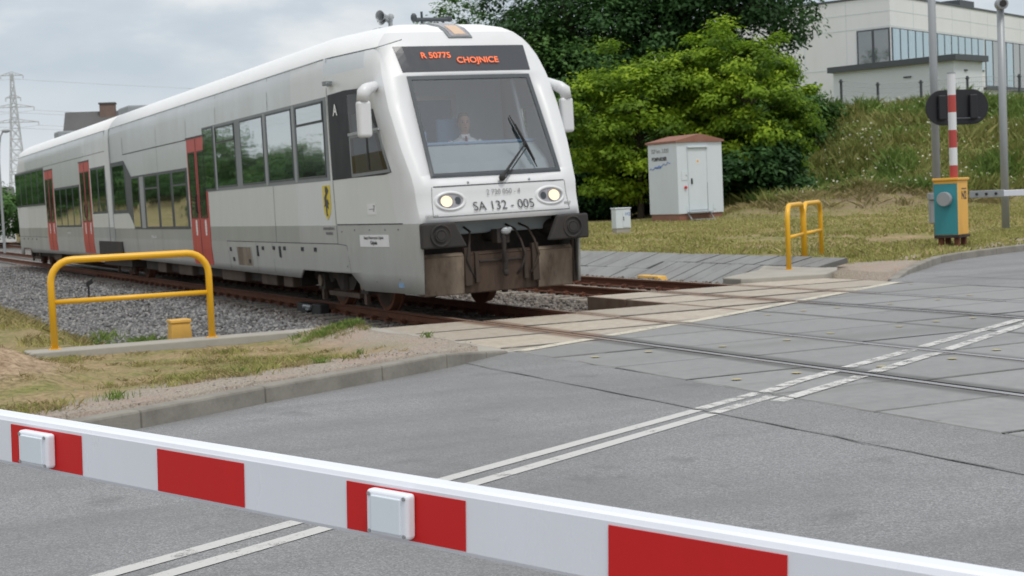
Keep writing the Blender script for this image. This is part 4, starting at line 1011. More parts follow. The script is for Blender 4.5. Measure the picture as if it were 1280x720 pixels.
mb.build('coupler', 'soot', TR, bevel=.008); mb = MB(); mb.ellipsoid((.03, -.13, 1.12), .075, .04, .05, 12); mb.ellipsoid((.09, -.12, 1.14), .04, .03, .03, 10); mb.build('coupler_hook', 'galv', TR)
for x, sgn in ((-.40, -1), (.22, 1), (.42, 1)):
    mb = MB(); mb.tube([(x, .3, 1.2), (x + .02 * sgn, .05, 1.14), (x + .07 * sgn, -.03, .98), (x + .12 * sgn, -.05, .78), (x + .06 * sgn, -.03, .62), (x, .0, .52)], .016, 8); mb.build('brake_hose', 'soot' if x < .3 else 'grime_dark', TR, smooth=True)

# ---- cab interior
cab = empty('cab_interior'); cab.parent = TR
mb = MB(); mb.box(-1.36, 1.36, 2.60, 2.64, 1.0, 3.62); mb.box(-1.15, 1.15, .5, 2.6, 1.05, 1.10); mb.build('bulkhead', 'cab_wall', cab)
mb = MB(); mb.box(-.34, .50, 2.57, 2.598, 1.1, 3.05); mb.build('bulkhead_door', 'cab_blue', cab, bevel=.01)
mb = MB(); mb.box(-.42, -.345, 2.55, 2.598, 1.1, 3.12); mb.box(.505, .58, 2.55, 2.598, 1.1, 3.12); mb.box(-.345, .505, 2.55, 2.598, 3.05, 3.12); mb.build('door_frame', 'silver', cab)
mb = MB(); mb.prism([(-.93, .16, 1.86), (-.93, .28, 2.06), (-.93, .62, 2.305), (-.93, .85, 2.31), (-.93, .9, 1.1), (-.93, .3, 1.1)], (1.86, 0, 0)); q = mb.build('desk', 'dash', cab, bevel=.02); recalc(q)
mb = MB(); mb.box(-.93, .93, .62, .86, 2.315, 2.355); mb.build('desk_top', 'cab_blue', cab, bevel=.01)
mb = MB(); mb.box(-.80, -.62, .85, .88, 2.36, 2.52); mb.build('monitor', 'cab_blue', cab, bevel=.015)
mb = MB(); mb.box(-.95, .95, 1.2, 2.5, 3.58, 3.6); mb.build('ceiling_panel', 'cab_wall', cab)
mb = MB(); mb.tube([(.80, 1.1, 3.4), (.88, .9, 2.5), (.93, .8, 2.1)], .03, 8); mb.build('grab_pole', 'white', cab)
st = MB(); st.box(-.22, .28, 1.45, 1.57, 1.85, 2.72); st.box(-.22, .28, 1.0, 1.5, 1.72, 1.84); st.tube([(.07, 1.5, 1.1), (.07, 1.5, 1.72)], .06, 10); so_ = st.build('driver_seat', 'cab_blue', cab, bevel=.05, seg=3)

# ---- articulation, underframe, bogies, wheels
mb = MB(); 
for k in range(6): y = Y1 + .03 + k * .085; mb.box(-1.36 + .03 * (k % 2), 1.36 - .03 * (k % 2), y, y + .06, .95, 3.72)
mb.box(-1.3, 1.3, Y1 - .1, Y1 + .6, .95, 3.68); mb.build('gangway_bellows', 'frame_dark', TR)
P1('end_post', 'galv', rect(19.38, 19.47, .97, 3.70), .010, nu=1, nv=12)
mb = MB(); mb.prism([side_pt(20.02, z, .02) for z in (.95, 3.70)] + [Vector((-1.2, 20.02, 3.86)), Vector((-1.3, 20.02, .95))], (0, .06, 0)); q = mb.build('end_post', 'galv', TR); recalc(q)
for y in (19.05, 20.9):
    mb = MB(); mb.prism([(-1.42, y - .12, .50), (-1.42, y + .12, .50), (-1.42, y + .05, 1.05), (-1.42, y - .02, 1.05)], (.08, 0, 0)); q = mb.build('articulation_bracket', 'galv', TR); recalc(q)
mb = MB(); mb.box(-1.30, 1.30, 18.3, 21.9, .32, .95); mb.box(-1.46, -1.3, 18.5, 21.6, .55, .94); mb.build('underframe', 'soot', TR)
mb = MB(); mb.box(-1.18, 1.18, 5.2, 17.2, .30, .75); mb.box(-1.1, 1.1, .85, 38, .55, 1.15); mb.box(-1.18, 1.18, 24.0, 34.0, .34, .75); mb.build('underframe', 'soot', TR)
for y, l in ((5.3, .5), (6.2, .9), (8.2, 1.6), (12.2, 1.2), (14.6, .8), (25, 2), (29, 1.5)):
    mb = MB(); mb.box(-1.30, -.9, y, y + l, .28, .52); mb.build('equipment_box', 'grime', TR, bevel=.02)
def bogie(yc, wb=1.95):
    b = empty('bogie', (0, yc, 0)); b.parent = TR
    mb = MB()
    for s in (-1, 1):
        x = s * 1.02
        mb.prism([(x - .05, -1.55, .50), (x - .05, -1.4, .66), (x - .05, -.45, .70), (x - .05, -.25, .50), (x - .05, .25, .50), (x - .05, .45, .70), (x - .05, 1.4, .66), (x - .05, 1.55, .50), (x - .05, 1.5, .42), (x - .05, .5, .46), (x - .05, .3, .30), (x - .05, -.3, .30), (x - .05, -.5, .46), (x - .05, -1.5, .42)], (.12, 0, 0))
        for yy in (-wb / 2, wb / 2): mb.box(x - .12, x + .12, yy - .16, yy + .16, .28, .52); mb.tube([(x, yy - .28, .40), (x, yy - .28, .66)], .07, 10); mb.tube([(x, yy + .28, .40), (x, yy + .28, .66)], .07, 10)
        mb.tube([(x, 0, .3), (x, 0, .62)], .13, 12)
    mb.box(-1, 1, -.35, .35, .42, .62); q = mb.build('bogie_frame', 'soot', b); recalc(q)
    for s in (-1, 1):
        for yy in (-wb / 2, wb / 2):
            mb = MB(); mb.tube([(s * 1.145, yy, .42), (s * 1.17, yy, .42)], .09, 12); mb.build('axlebox_cover', 'beige_grime', b)
            mb = MB(); mb.box(s * 1.10 - .03, s * 1.10 + .03, yy - .05, yy + .05, .12, .30); mb.build('brake_hanger', 'grime', b)
        mb = MB(); mb.box(s * 1.08 - .04, s * 1.08 + .04, -.7, .7, .20, .27); mb.build('bogie_beam', 'grime', b)
    for yy in (-wb / 2, wb / 2):
        mb = MB()
        for s in (-1, 1):
            x = s * .75; mb.tube([(x - s * .075, yy, .43), (x - s * .045, yy, .43), (x - s * .04, yy, .43), (x + s * .065, yy, .43)], [.455, .455, .432, .420], 36)
        mb.tube([(-.75, yy, .43), (.75, yy, .43)], .08, 10); wo = mb.build('wheelset', ['rust'], b)
        for s in (-1, 1): mb = MB(); mb.tube([(s * .816, yy, .43), (s * .822, yy, .43)], .36, 30); mb.build('wheel_disc', 'grime', wo)
bogie(3.30); bogie(20.0); bogie(35.6)
# roof equipment
for (x, y, l, h) in ((-.3, 20.8, 1.2, .22), (.2, 26.0, 1.8, .10), (-.4, 31.5, .8, .20), (.2, 9.5, 1.6, .06)):
    mb = MB(); mb.box(x - .35, x + .35, y, y + l, 4.0, 4.14 + h); mb.build('roof_unit', 'frame_grey', TR, bevel=.06, seg=3)

# ------------------------------------------------------------------ the driver
def loft(mb, rings, n=16):
    vs = []
    for (c, rx, ry) in rings:
        for k in range(n): vs.append((c[0] + rx * cos(2 * pi * k / n), c[1] + ry * sin(2 * pi * k / n), c[2]))
    fs = [(i * n + k, i * n + (k + 1) % n, (i + 1) * n + (k + 1) % n, (i + 1) * n + k) for i in range(len(rings) - 1) for k in range(n)]
    fs += [tuple(range(n - 1, -1, -1)), tuple((len(rings) - 1) * n + k for k in range(n))]; mb.add(vs, fs)
mb = MB()
# torso, neck and head (faces -y)
loft(mb, [((0, .02, 0), .17, .14), ((0, .02, .15), .165, .12), ((0, .0, .32), .18, .125), ((0, .0, .46), .185, .12), ((0, .01, .53), .15, .10), ((0, .015, .565), .075, .07), ((0, .01, .60), .058, .06), ((0, 0, .65), .058, .062),
          ((0, -.015, .67), .062, .08), ((0, -.015, .71), .073, .092), ((0, -.008, .76), .078, .098), ((0, 0, .81), .078, .10), ((0, .008, .86), .070, .09), ((0, .012, .895), .045, .06), ((0, .012, .91), .015, .02)])
mb.tube([(0, -.10, .775), (0, -.128, .735), (0, -.10, .728)], [.010, .017, .010], 8)            # nose
for s in (-1, 1):
    mb.ellipsoid((s * .080, .005, .755), .012, .02, .032, 8)
    mb.tube([(s * .17, .01, .50), (s * .23, .0, .42), (s * .26, -.02, .20), (s * .235, -.16, .13), (s * .19, -.34, .16), (s * .175, -.38, .165)], [.055, .058, .045, .042, .030, .026], 10)
    mb.obox((s * .17, -.425, .165), (.038, 0, 0), (0, .045, 0), (0, 0, .014))
    for k, L in enumerate((.060, .072, .068, .052)):
        x = s * (.141 + .019 * k); mb.tube([(x, -.46, .168), (x, -.46 - L * .5, .166), (x, -.46 - L * .9, .145)], [.0095, .009, .0075], 6)
    mb.tube([(s * .135, -.41, .165), (s * .112, -.44, .16), (s * .105, -.465, .150)], [.012, .010, .008], 6)
    mb.tube([(s * .09, .02, .03), (s * .11, -.25, .05), (s * .12, -.45, .03), (s * .12, -.47, -.15), (s * .12, -.45, -.40), (s * .12, -.50, -.44), (s * .12, -.60, -.455)], [.085, .085, .062, .055, .042, .045, .035], 10)
pb = mb.build('person', 'skin'); r_ = pb.modifiers.new('r', 'REMESH'); r_.mode = 'VOXEL'; r_.voxel_size = .009; r_.use_smooth_shade = True
tag(pb, 'driver in white shirt and dark red tie sitting at the desk behind the windscreen', 'person')
pb.matrix_world = TR.matrix_basis @ Matrix.Translation((.12, 1.25, 1.865)) @ Matrix.Rotation(radians(-14), 4, 'Z'); DRV = pb
def cloth(name, mat, fn, vox=.012):
    mb = MB(); fn(mb); o = mb.build(name, mat, DRV); q = o.modifiers.new('r', 'REMESH'); q.mode = 'VOXEL'; q.voxel_size = vox; q.use_smooth_shade = True; return o
def shirt(mb):
    loft(mb, [((0, .02, .0), .185, .155), ((0, .02, .15), .182, .138), ((0, .0, .32), .196, .142), ((0, .0, .46), .20, .135), ((0, .01, .535), .165, .112), ((0, .015, .575), .085, .082), ((0, .01, .605), .070, .072)])
    for s in (-1, 1): mb.tube([(s * .17, .01, .505), (s * .235, .0, .42), (s * .262, -.02, .20), (s * .24, -.14, .135)], [.068, .072, .062, .058], 12)
cloth('shirt', 'shirt', shirt)
def trs(mb):
    loft(mb, [((0, .02, -.05), .18, .155), ((0, .02, .05), .19, .16)])
    for s in (-1, 1): mb.tube([(s * .09, .02, .03), (s * .11, -.25, .05), (s * .12, -.45, .03), (s * .12, -.47, -.15), (s * .12, -.45, -.38)], [.10, .098, .078, .07, .06], 12)
cloth('trousers', 'trouser', trs)
cloth('hair', 'hair', lambda mb: (mb.ellipsoid((0, .02, .862), .084, .098, .062, 16), mb.ellipsoid((0, .05, .80), .088, .068, .085, 14)), .008)
mb = MB(); mb.prism([(-.018, -.085, .585), (.018, -.085, .585), (.014, -.112, .555), (-.014, -.112, .555)], (0, -.02, 0)); mb.prism([(-.014, -.118, .555), (.014, -.118, .555), (.038, -.158, .25), (0, -.160, .21), (-.038, -.158, .25)], (0, -.012, 0)); mb.build('tie', 'tie', DRV)
mb = MB()
for s in (-1, 1): mb.prism([(0, -.088, .60), (s * .06, -.05, .615), (s * .055, -.10, .56), (s * .02, -.118, .55)], (0, -.012, 0))
mb.build('collar', 'shirt', DRV)
mb = MB()
for s in (-1, 1): mb.ellipsoid((s * .030, -.098, .775), .012, .008, .007, 8)
mb.build('eyes', 'black', DRV)
mb = MB(); mb.ellipsoid((0, -.100, .700), .024, .008, .006, 8); mb.build('mouth', 'tie', DRV)
mb = MB()
for s in (-1, 1): mb.ellipsoid((s * .031, -.100, .797), .018, .006, .005, 8)
mb.build('eyebrows', 'hair', DRV)

# ------------------------------------------------------------------ foreground barrier
BT = Vector((-.462, .887, .048)).normalized(); BN = Vector((-.887, -.462, 0)).normalized(); BN = (BN - BT * BN.dot(BT)).normalized(); BU = BT.cross(BN).normalized()
if BU.z < 0: BU = -BU
BP = Vector((.998, 2.15, 1.022))          # beam centre line at s = 0 (front face)
BF = -BN if (-BN).dot(Vector((0, 0, 0)) - BP) > 0 else BN    # towards the camera
def bp(s, h, d=0): return BP + BT * s + BU * h + BF * d
bar = empty('level_crossing_barrier'); tag(bar, 'lowered barrier arm with large red and white blocks and white lamp boxes across the foreground', 'barrier')
HB = .060
mb = MB()
prof = [(HB - .012, .0), (HB - .003, -.004), (HB, -.012), (HB, -.042), (HB - .004, -.05), (HB - .012, -.054), (-HB + .012, -.054), (-HB + .003, -.05), (-HB, -.04), (-HB, -.012), (-HB + .003, -.003), (-HB + .010, 0)]
s0, s1 = -1.75, 5.4
A = [bp(s0, h, d) for h, d in prof]; B_ = [bp(s1, h * .75, d) for h, d in prof]; n = len(prof)
mb.add(A + B_, [(i, (i + 1) % n, n + (i + 1) % n, n + i) for i in range(n)] + [tuple(range(n))[::-1], tuple(range(n, 2 * n))])
bo = mb.build('beam', 'beam_white', bar); recalc(bo)
reds = [(1.099, 1.337), (.622, .864), (.099, .363), (-.479, -.180), (-1.05, -.75), (-1.6, -1.35), (1.60, 1.85), (2.12, 2.37), (2.65, 2.9), (3.2, 3.45), (3.75, 4.0), (4.3, 4.55), (4.85, 5.1)]
for a, b_ in reds:
    mb = MB(); k0 = 1 - .25 * (a + 1.75) / 7.15; mb.prism([bp(a, -.046 * k0 - .002, .0022), bp(b_, -.046 * k0 - .002, .0022), bp(b_, .046 * k0 - .004, .0022), bp(a, .046 * k0 - .004, .0022)], -BF * .0015)
    o = mb.build('red_block', 'beam_red', bar); recalc(o)
    mb = MB(); mb.prism([bp(a, -.046 * k0, -.0562), bp(b_, -.046 * k0, -.0562), bp(b_, .046 * k0, -.0562), bp(a, .046 * k0, -.0562)], -BF * .0015); o = mb.build('red_block', 'beam_red', bar); recalc(o)
for sc, hw, hh, h0 in ((1.232, .050, .036, -.002), (.251, .047, .039, -.001), (-.90, .047, .039, 0), (2.7, .047, .036, 0)):
    mb = MB(); mb.obox(bp(sc, h0, .0135), BT * hw, BU * hh, BF * .0115); lo = mb.build('lamp_box', 'beam_white', bar, bevel=.007, seg=4); recalc(lo)
    mb = MB(); mb.obox(bp(sc, h0, .0262), BT * (hw - .014), BU * (hh - .008), BF * .0025); q = mb.build('lamp_cover', 'lens', lo, bevel=.002); recalc(q)
    mb = MB()
    for i in (-1, 1):
        for j in (-1, 1): c = bp(sc + i * (hw - .008), h0 + j * (hh - .007), .0245); mb.tube([c, c + BF * .0022], .0036, 10)
    mb.build('screw', 'galv', lo)
# its drive cabinet, to the right of the photographer
base = bp(-1.75, 0); cb = empty('drive_cabinet', (base.x, base.y, 0), math.atan2(BT.y, BT.x)); cb.parent = bar
mb = MB(); mb.box(-.9, .02, -.30, .16, .32, 1.28); mb.build('cabinet_body', 'amber', cb, bevel=.01)
mb = MB(); mb.box(-.93, .04, -.33, .19, 1.283, 1.33); mb.build('cabinet_lid', 'amber', cb, bevel=.01)
for x in (-.8, -.12):
    mb = MB(); mb.box(x - .05, x + .05, -.2, .06, -.2, .32); mb.build('leg', 'rust', cb)

# ------------------------------------------------------------------ far barrier machine, mast, signal, poles
RXd, RNf = azdir(36.4), azdir(126.4)
cc = at(1199, 297, 31.5); cc.z = 0
fc = empty('level_crossing_barrier', cc, math.atan2(RXd.y, RXd.x)); tag(fc, 'far barrier: yellow and teal cabinet numbered N2, raised red and white mast, lowered white arm', 'barrier')
L2_, L1_ = .40, .86      # face lengths: along the road (right, yellow) / leftwards (teal)
def cbx(nm, mat, x0, x1, y0, y1, z0, z1, bv=.01, par=None, m=0):
    mb = MB(); mb.box(x0, x1, y0, y1, z0, z1); return mb.build(nm, mat, par or fc, bevel=bv)
cbx('cabinet_body', 'amber', 0, .62, .012, .52, .36, 1.50)
cbx('side_panel', 'teal', -.004, -.001, .015, .515, .37, 1.44, 0); cbx('side_panel', 'teal', .02, .60, .522, .526, .37, 1.44, 0)
cbx('cabinet_lid', 'amber', -.03, .65, -.02, .55, 1.502, 1.56, .015)
cbx('base_plate', 'soot', -.02, .64, -.01, .53, .30, .358, .005)
for x, y in ((.10, .08), (.10, .42), (.5, .08), (.5, .42)): cbx('leg', 'rust', x - .05, x + .05, y - .05, y + .05, -.1, .30, .004)
mt_ = Matrix(((1, 0, 0, .38), (0, 0, -1, .008), (0, 1, 0, 1.18), (0, 0, 0, 1)))
text('number', 'N2', .24, 'ink', fc, mt_, .001, .004); cbx('number_bar', 'ink', .24, .52, .006, .010, 1.315, 1.335, 0)
mb = MB(); mb.tube([(-.02, .26, 1.12), (-.16, .26, 1.12)], .15, 24); mb.build('crank_disc', 'galv', fc, bevel=.01)
def arm_stripes(o_name, p0, d, L, w, first, segs, label, cat, up=(0, 0, 1)):
    r = empty(o_name, p0); r.parent = fc; r.matrix_parent_inverse = fc.matrix_basis.inverted(); p0 = Vector((0, 0, 0)); k = 0; s = 0
    for i, (l, m_) in enumerate(segs):
        mb = MB(); mb.tube([d * s, d * (s + l)], w, 14); mb.build('white_section' if m_ == 'white' else 'red_section' if m_ == 'mast_red' else 'socket', m_, r); s += l
    return r
mp_ = at(1192.5, 228, 31.7)
mast = arm_stripes('raised_barrier_arm', Vector((mp_.x, mp_.y, 1.5)), Vector((0, 0, 1)), 2.2, .085, 0, [(.32, 'mast_red'), (.37, 'white'), (.37, 'mast_red'), (.37, 'white'), (.36, 'mast_red'), (.45, 'white')], 'short red and white barrier arm raised upright on the yellow and teal cabinet', 'barrier')
mb = MB(); mb.tube([(0, 0, 2.24), (0, 0, 2.26)], .092, 14); mb.tube([(0, 0, -.02), (0, 0, .05)], .11, 14); mb.build('clamp', 'galv', mast)
ap = at(1216, 243, 31.3)
fa = empty('lowered_arm', ap); fa.parent = fc; fa.matrix_parent_inverse = fc.matrix_basis.inverted()
D = Vector((RNf.x, RNf.y, 0)).normalized()
mb = MB(); mb.obox(D * .30, D * .36, Vector((0, 0, .075)), RXd * .04); mb.build('socket', 'galv', fa, bevel=.01)
mb = MB(); mb.obox(D * 3.7, D * 3.05, Vector((0, 0, .062)), RXd * .035); mb.build('beam', 'beam_white', fa, bevel=.01)
for k in range(5):
    mb = MB(); mb.obox(D * (1.55 + k * 1.1), D * .25, Vector((0, 0, .052)), RXd * .037); mb.build('red_block', 'beam_red', fa)
mb = MB()
for k in range(3): mb.tube([D * (.1 + .2 * k) - RXd * .045, D * (.1 + .2 * k) - RXd * .06], .03, 8)
mb.build('bolt', 'stone_dark', fa)
# grey box on the left pole
def pole(px, py_base, Z, ztop, r, name, label, cat, zb=0):
    b = at(px, py_base, Z); b.z = zb; o = empty(name, b); tag(o, label, cat, 'grey posts by the far barrier' if False else None); mb = MB(); mb.tube([(0, 0, -.3), (0, 0, ztop * .5), (0, 0, ztop)], [r, r, r * .92], 16); mb.build('post', 'galv', o, smooth=True); return o
p1 = pole(1173, 308, 34.0, 8.2, .088, 'signal_post', 'grey steel post carrying the black signal board, left of the two tall posts', 'post')
mb = MB(); mb.box(-.17, .17, -.05, .12, .55, 1.08); q = mb.build('junction_box', 'galv', p1, bevel=.02); q.rotation_euler = (0, 0, math.atan2(RH.y, RH.x)); 
mb = MB(); mb.box(-.20, .22, -.1, .1, 1.08, 1.24); q = mb.build('bracket', 'galv', p1, bevel=.02); q.rotation_euler = (0, 0, math.atan2(RH.y, RH.x))
p2 = pole(1257.5, 293, 39.5, 5.98, .10, 'siren_post', 'grey steel post with a round siren on top, right of the black signal board', 'post')
mb = MB(); c = Vector((0, 0, 6.0)) - FH * .06
mb.tube([c - FH * .16, c + FH * .10], .15, 24); q = mb.build('siren', 'galv', p2, bevel=.02)
mb = MB(); mb.tube([c - FH * .17, c - FH * .19], .09, 20); mb.build('siren_mouth', 'stone_dark', p2)
mb = MB(); mb.obox(c + Vector((0, 0, .24)), RH * .10, FH * .08, Vector((0, 0, .09))); mb.build('siren_housing', 'galv', p2, bevel=.02)
# black signal backboard
sc = at(1196.5, 134, 33.0); sg = empty('signal_board', sc, math.atan2(RH.y, RH.x) + radians(8)); tag(sg, 'black rounded level crossing signal board seen from behind, fixed to the grey post', 'signal')
mb = MB(); hw, hh = .46, .385; pts = []
for k in range(33):
    a = -pi / 2 + pi * k / 32; pts.append((hw - .12 + hh * cos(a), .0, hh * sin(a)))
for k in range(33):
    a = pi / 2 + pi * k / 32; pts.append((-hw + .12 + hh * cos(a), .0, hh * sin(a)))
mb.prism(pts, (0, .03, 0)); q = mb.build('backboard', 'board_black', sg, bevel=.006); recalc(q)
for s in (-1, 1):
    x = s * .36; mb = MB(); mb.box(x - .10, x + .08, -.10, .0, -.27, .27); q = mb.build('lamp_housing', 'board_black', sg, bevel=.03, seg=3)
    mb = MB(); mb.tube([(x, .03, 0), (x, .20, 0)], .13, 24, cap=False); mb.build('lamp_hood', 'black', sg)
mb = MB(); mb.tube([(-.2, -.06, -.25), (.5, -.06, -.25)], .018, 8); mb.tube([(-.42, -.05, 0), (-.42, .3, 0)], .04, 8); mb.build('bracket', 'frame_dark', sg)

# ------------------------------------------------------------------ yellow railings
def railing(a, b_, H, label, group=None, r=.035, midh=.50, lean=0):
    a = Vector(a); b_ = Vector(b_); o = empty('railing', a); tag(o, label, 'railing', group)
    d = b_ - a; L = d.length; t = d.normalized(); up = Vector((0, 0, 1)); R0 = min(.26, L * .2)
    pts = [Vector((0, 0, -.15)), up * (H - R0)]
    for k in range(1, 7): an = pi / 2 * k / 6; pts.append(t * (R0 - R0 * cos(an)) + up * (H - R0 + R0 * sin(an)))
    dz = Vector((0, 0, 0))
    q = [t * (L - p.dot(t)) + up * p.z for p in pts][::-1]
    q = [v + up * 0 for v in q]
    mb = MB(); mb.tube(pts + q, r, 14); mb.build('hoop', 'yellow', o, smooth=True)
    mb = MB(); mb.tube([up * H * midh, t * L + up * H * midh], r * .72, 12); mb.build('mid_rail', 'yellow', o, smooth=True)
    for s_ in (0, L):
        mb = MB(); c = t * s_; mb.box(c.x - .07, c.x + .07, c.y - .05, c.y + .05, .0, .008); mb.build('foot_plate', 'yellow', o)
    return o
railing((2.63, 18.25, .02), (4.49, 18.20, .02), 1.04, 'large yellow tubular railing on the concrete strip left of the crossing', r=.042, midh=.53)
_a, _b, _c = at(985, 300, 26.4), at(1005, 300, 28.2), at(1026.5, 300, 30.0)
for _p in (_a, _b, _c): _p.z = .08
_d = (_c - _b).normalized() * .06
railing(_a, _b - _d, 1.12, 'nearer of two small yellow railings beyond the far track', 'small yellow railings beyond the tracks', .045, .5)
railing(_b + _d, _c, 1.12, 'farther of two small yellow railings beyond the far track, nearer the barrier cabinet', 'small yellow railings beyond the tracks', .045, .5)
# yellow stub on the strip
yb = empty('cable_marker', (4.18, 18.58, -.02)); tag(yb, 'small square yellow marker block standing behind the concrete strip under the railing', 'marker')
mb = MB(); mb.add([(-.15, -.13, -.25), (.15, -.13, -.25), (.15, .13, -.25), (-.15, .13, -.25), (-.118, -.105, .215), (.118, -.105, .215), (.118, .105, .215), (-.118, .105, .215)], [(0, 3, 2, 1), (4, 5, 6, 7), (0, 1, 5, 4), (1, 2, 6, 5), (2, 3, 7, 6), (3, 0, 4, 7)]); mb.build('block', 'yellow_box', yb, bevel=.01)
mb = MB(); mb.box(-.13, .13, -.12, .12, .217, .262); mb.build('cap', 'yellow_box', yb, bevel=.012)
yp = MB(); yp.add([(15.25, 25.6, -.26), (15.5, 25.6, -.26), (15.5, 26.5, -.26), (15.25, 26.5, -.26), (15.28, 25.65, -.12), (15.47, 25.65, -.12), (15.47, 26.45, -.12), (15.28, 26.45, -.12)], [(0, 3, 2, 1), (4, 5, 6, 7), (0, 1, 5, 4), (1, 2, 6, 5), (2, 3, 7, 6), (3, 0, 4, 7)])
o = yp.build('cable_marker', 'yellow_box', bevel=.015); tag(o, 'low flat yellow cover lying at the foot of the paved ditch bank', 'marker')
# axle counter on the near rail
ac = empty('axle_counter', (7.52, 23.6, -.10)); tag(ac, 'black sensor box clamped to the near rail beside the train', 'track sensor')
mb = MB(); mb.box(-.09, .07, -.62, -.15, -.10, .09); mb.box(-.09, .07, .10, .62, -.10, .08); mb.build('sensor_head', 'stone_dark', ac, bevel=.02)
mb = MB(); mb.tube([(-.1, -.2, .04), (-.16, .0, .05), (-.1, .2, .02)], .03, 8); mb.box(-.14, -.085, -.14, .02, -.02, .07); mb.build('cable_clamp', 'galv', ac, bevel=.008)
# small black post in the ballast
bp_ = empty('track_stake', (5.6, 33.5, -.32)); tag(bp_, 'thin dark stake with a tilted plate standing in the ballast behind the railing', 'stake')
mb = MB(); mb.tube([(0, 0, -.1), (.02, 0, .42)], .02, 6); mb.build('stem', 'stone_dark', bp_); mb = MB(); mb.obox((.04, 0, .44), (.07, 0, .04), (0, .02, 0), (-.01, 0, .05)); mb.build('plate', 'stone_dark', bp_)

# ------------------------------------------------------------------ relay hut
HC = at(849, 272, 58.0); hz = .27; dl, drr = azdir(-28), azdir(62)
hut = empty('relay_hut', (HC.x, HC.y, hz), math.atan2(drr.y, drr.x)); tag(hut, 'white relay hut with a brown roof, door and metal step on the grass', 'hut')
LW, LD = 2.12, 2.02            # along right face (x) / along left face (y)
def hb(nm, mat, x0, x1, y0, y1, z0, z1, par=None, bv=0):
    mb = MB(); mb.box(x0, x1, y0, y1, z0, z1); return mb.build(nm, mat, par or hut, bevel=bv)
hb('plinth', 'brown', .05, LW - .05, .05, LD - .05, -.4, .36)
wl = hb('wall', 'hut', 0, LW, 0, LD, .362, 3.12, bv=.015)
mb = MB(); e = .07; z0, z1 = 3.122, 3.19; 
mb.box(-e, LW + e, -e, LD + e, z0, z1); mb.add([(-e, -e, z1 + .002), (LW + e, -e, z1 + .002), (LW + e, LD + e, z1 + .002), (-e, LD + e, z1 + .002), (LW * .5, -e + .0, 3.44), (LW * .5, LD + e, 3.44)], [(0, 1, 4), (1, 2, 5, 4), (2, 3, 5), (3, 0, 4, 5)]); q = mb.build('roof', 'brown', hut); recalc(q)
dd = hb('door', 'hut', .52, 1.36, -.022, -.002, .50, 2.86, bv=.006)
mb = MB(); mb.box(.48, .515, -.03, -.002, .46, 2.9); mb.box(1.365, 1.40, -.03, -.002, .46, 2.9); mb.box(.46, 1.42, -.09, -.002, 2.905, 2.96); mb.build('door_frame', 'hut', hut, bevel=.004)
hb('door_gap', 'frame_dark', 1.352, 1.372, -.028, -.001, .52, 1.55, dd); hb('handle', 'stone_dark', .60, .655, -.07, -.022, 1.50, 1.72, dd, .01)
hb('warning_sign', 'ink_white', .86, 1.02, -.028, -.022, 2.28, 2.46, dd); hb('warning_mark', 'amber', .90, .98, -.031, -.028, 2.33, 2.42, dd)
hb('meter_hatch', 'hut', .18, .44, -.014, -.001, 1.66, 2.02, None, .004); hb('hatch_lock', 'stone_dark', .38, .41, -.02, -.014, 1.82, 1.86)
mb = MB(); mb.tube([(.34, -.001, 1.38), (.34, -.06, 1.38)], .055, 14); mb.build('red_socket', 'beam_red', hut)
hb('vent', 'hut', .36, .46, -.014, -.001, .50, .66); hb('vent', 'hut', 1.62, 1.74, -.014, -.001, .50, .72)
mb = MB()
for x in (.38, 1.42): mb.prism([(x, -.02, .44), (x, -.02, .36), (x, -.42, -.05), (x, -.48, -.05)], (.035, 0, 0))
mb.box(.38, 1.45, -.28, -.02, .40, .43); mb.box(.38, 1.45, -.55, -.28, .12, .15); q = mb.build('step', 'galv', hut); recalc(q)
def hut_text(s, yoff, z, size, mat, sx=1, rot=0, bold=0):
    M4 = Matrix(((0, 0, -1, -.006), (-1, 0, 0, LD - yoff), (0, 1, 0, z), (0, 0, 0, 1))) @ Matrix.Rotation(rot, 4, 'Z'); return text('lettering', s, size, mat, hut, M4, .001, bold, sx)
hut_text('SSP km. 3.820', .86, 2.83, .23, 'ink_grey', .92); hut_text('BOMBARDIER', .80, 2.52, .20, 'ink', .85, 0, .008)
M['spray'] = plain('blue spray paint', (.08, .20, .55), .7)
mb = MB(); pr = [(-.007, LD - (.12 + .09 * k), 2.12 + .016 * k + .05 * sin(k * 1.9)) for k in range(17)]; mb.tube(pr, .013, 5); pr = [(-.007, LD - (.5 + .04 * k), 2.20 + .02 * sin(k * 2.3)) for k in range(11)]; mb.tube(pr, .025, 5); mb.build('graffiti', 'spray', hut)
# small cabinet
kc = at(777, 291, 46.5); kb = empty('junction_cabinet', (kc.x, kc.y, .20), math.atan2(azdir(70).y, azdir(70).x)); tag(kb, 'small white junction cabinet on a grey base left of the hut', 'cabinet')
hb('base', 'concrete', -.24, .24, -.15, .15, -.3, .26, kb, .01); q = hb('box_body', 'hut', -.25, .25, -.17, .17, .262, .86, kb, .012); hb('lid', 'hut', -.27, .27, -.19, .19, .862, .90, kb, .01)
hb('door', 'hut', -.02, .21, -.18, -.171, .30, .82, kb, .003); hb('lock', 'stone_dark', .0, .02, -.19, -.18, .50, .62, kb)
text('number', 'H2', .14, 'spray', kb, Matrix(((1, 0, 0, .15), (0, 0, -1, -.185), (0, 1, 0, .70), (0, 0, 0, 1))), .001)

# ------------------------------------------------------------------ modern building on the hill
BC = at(1113, 40, 113.0); BC.z = 3.0; bl, br = azdir(-50), azdir(40)
bd = empty('office_building', BC, math.atan2(br.y, br.x)); tag(bd, 'pale flat roofed office building with a strip of tall windows on the hill', 'building')
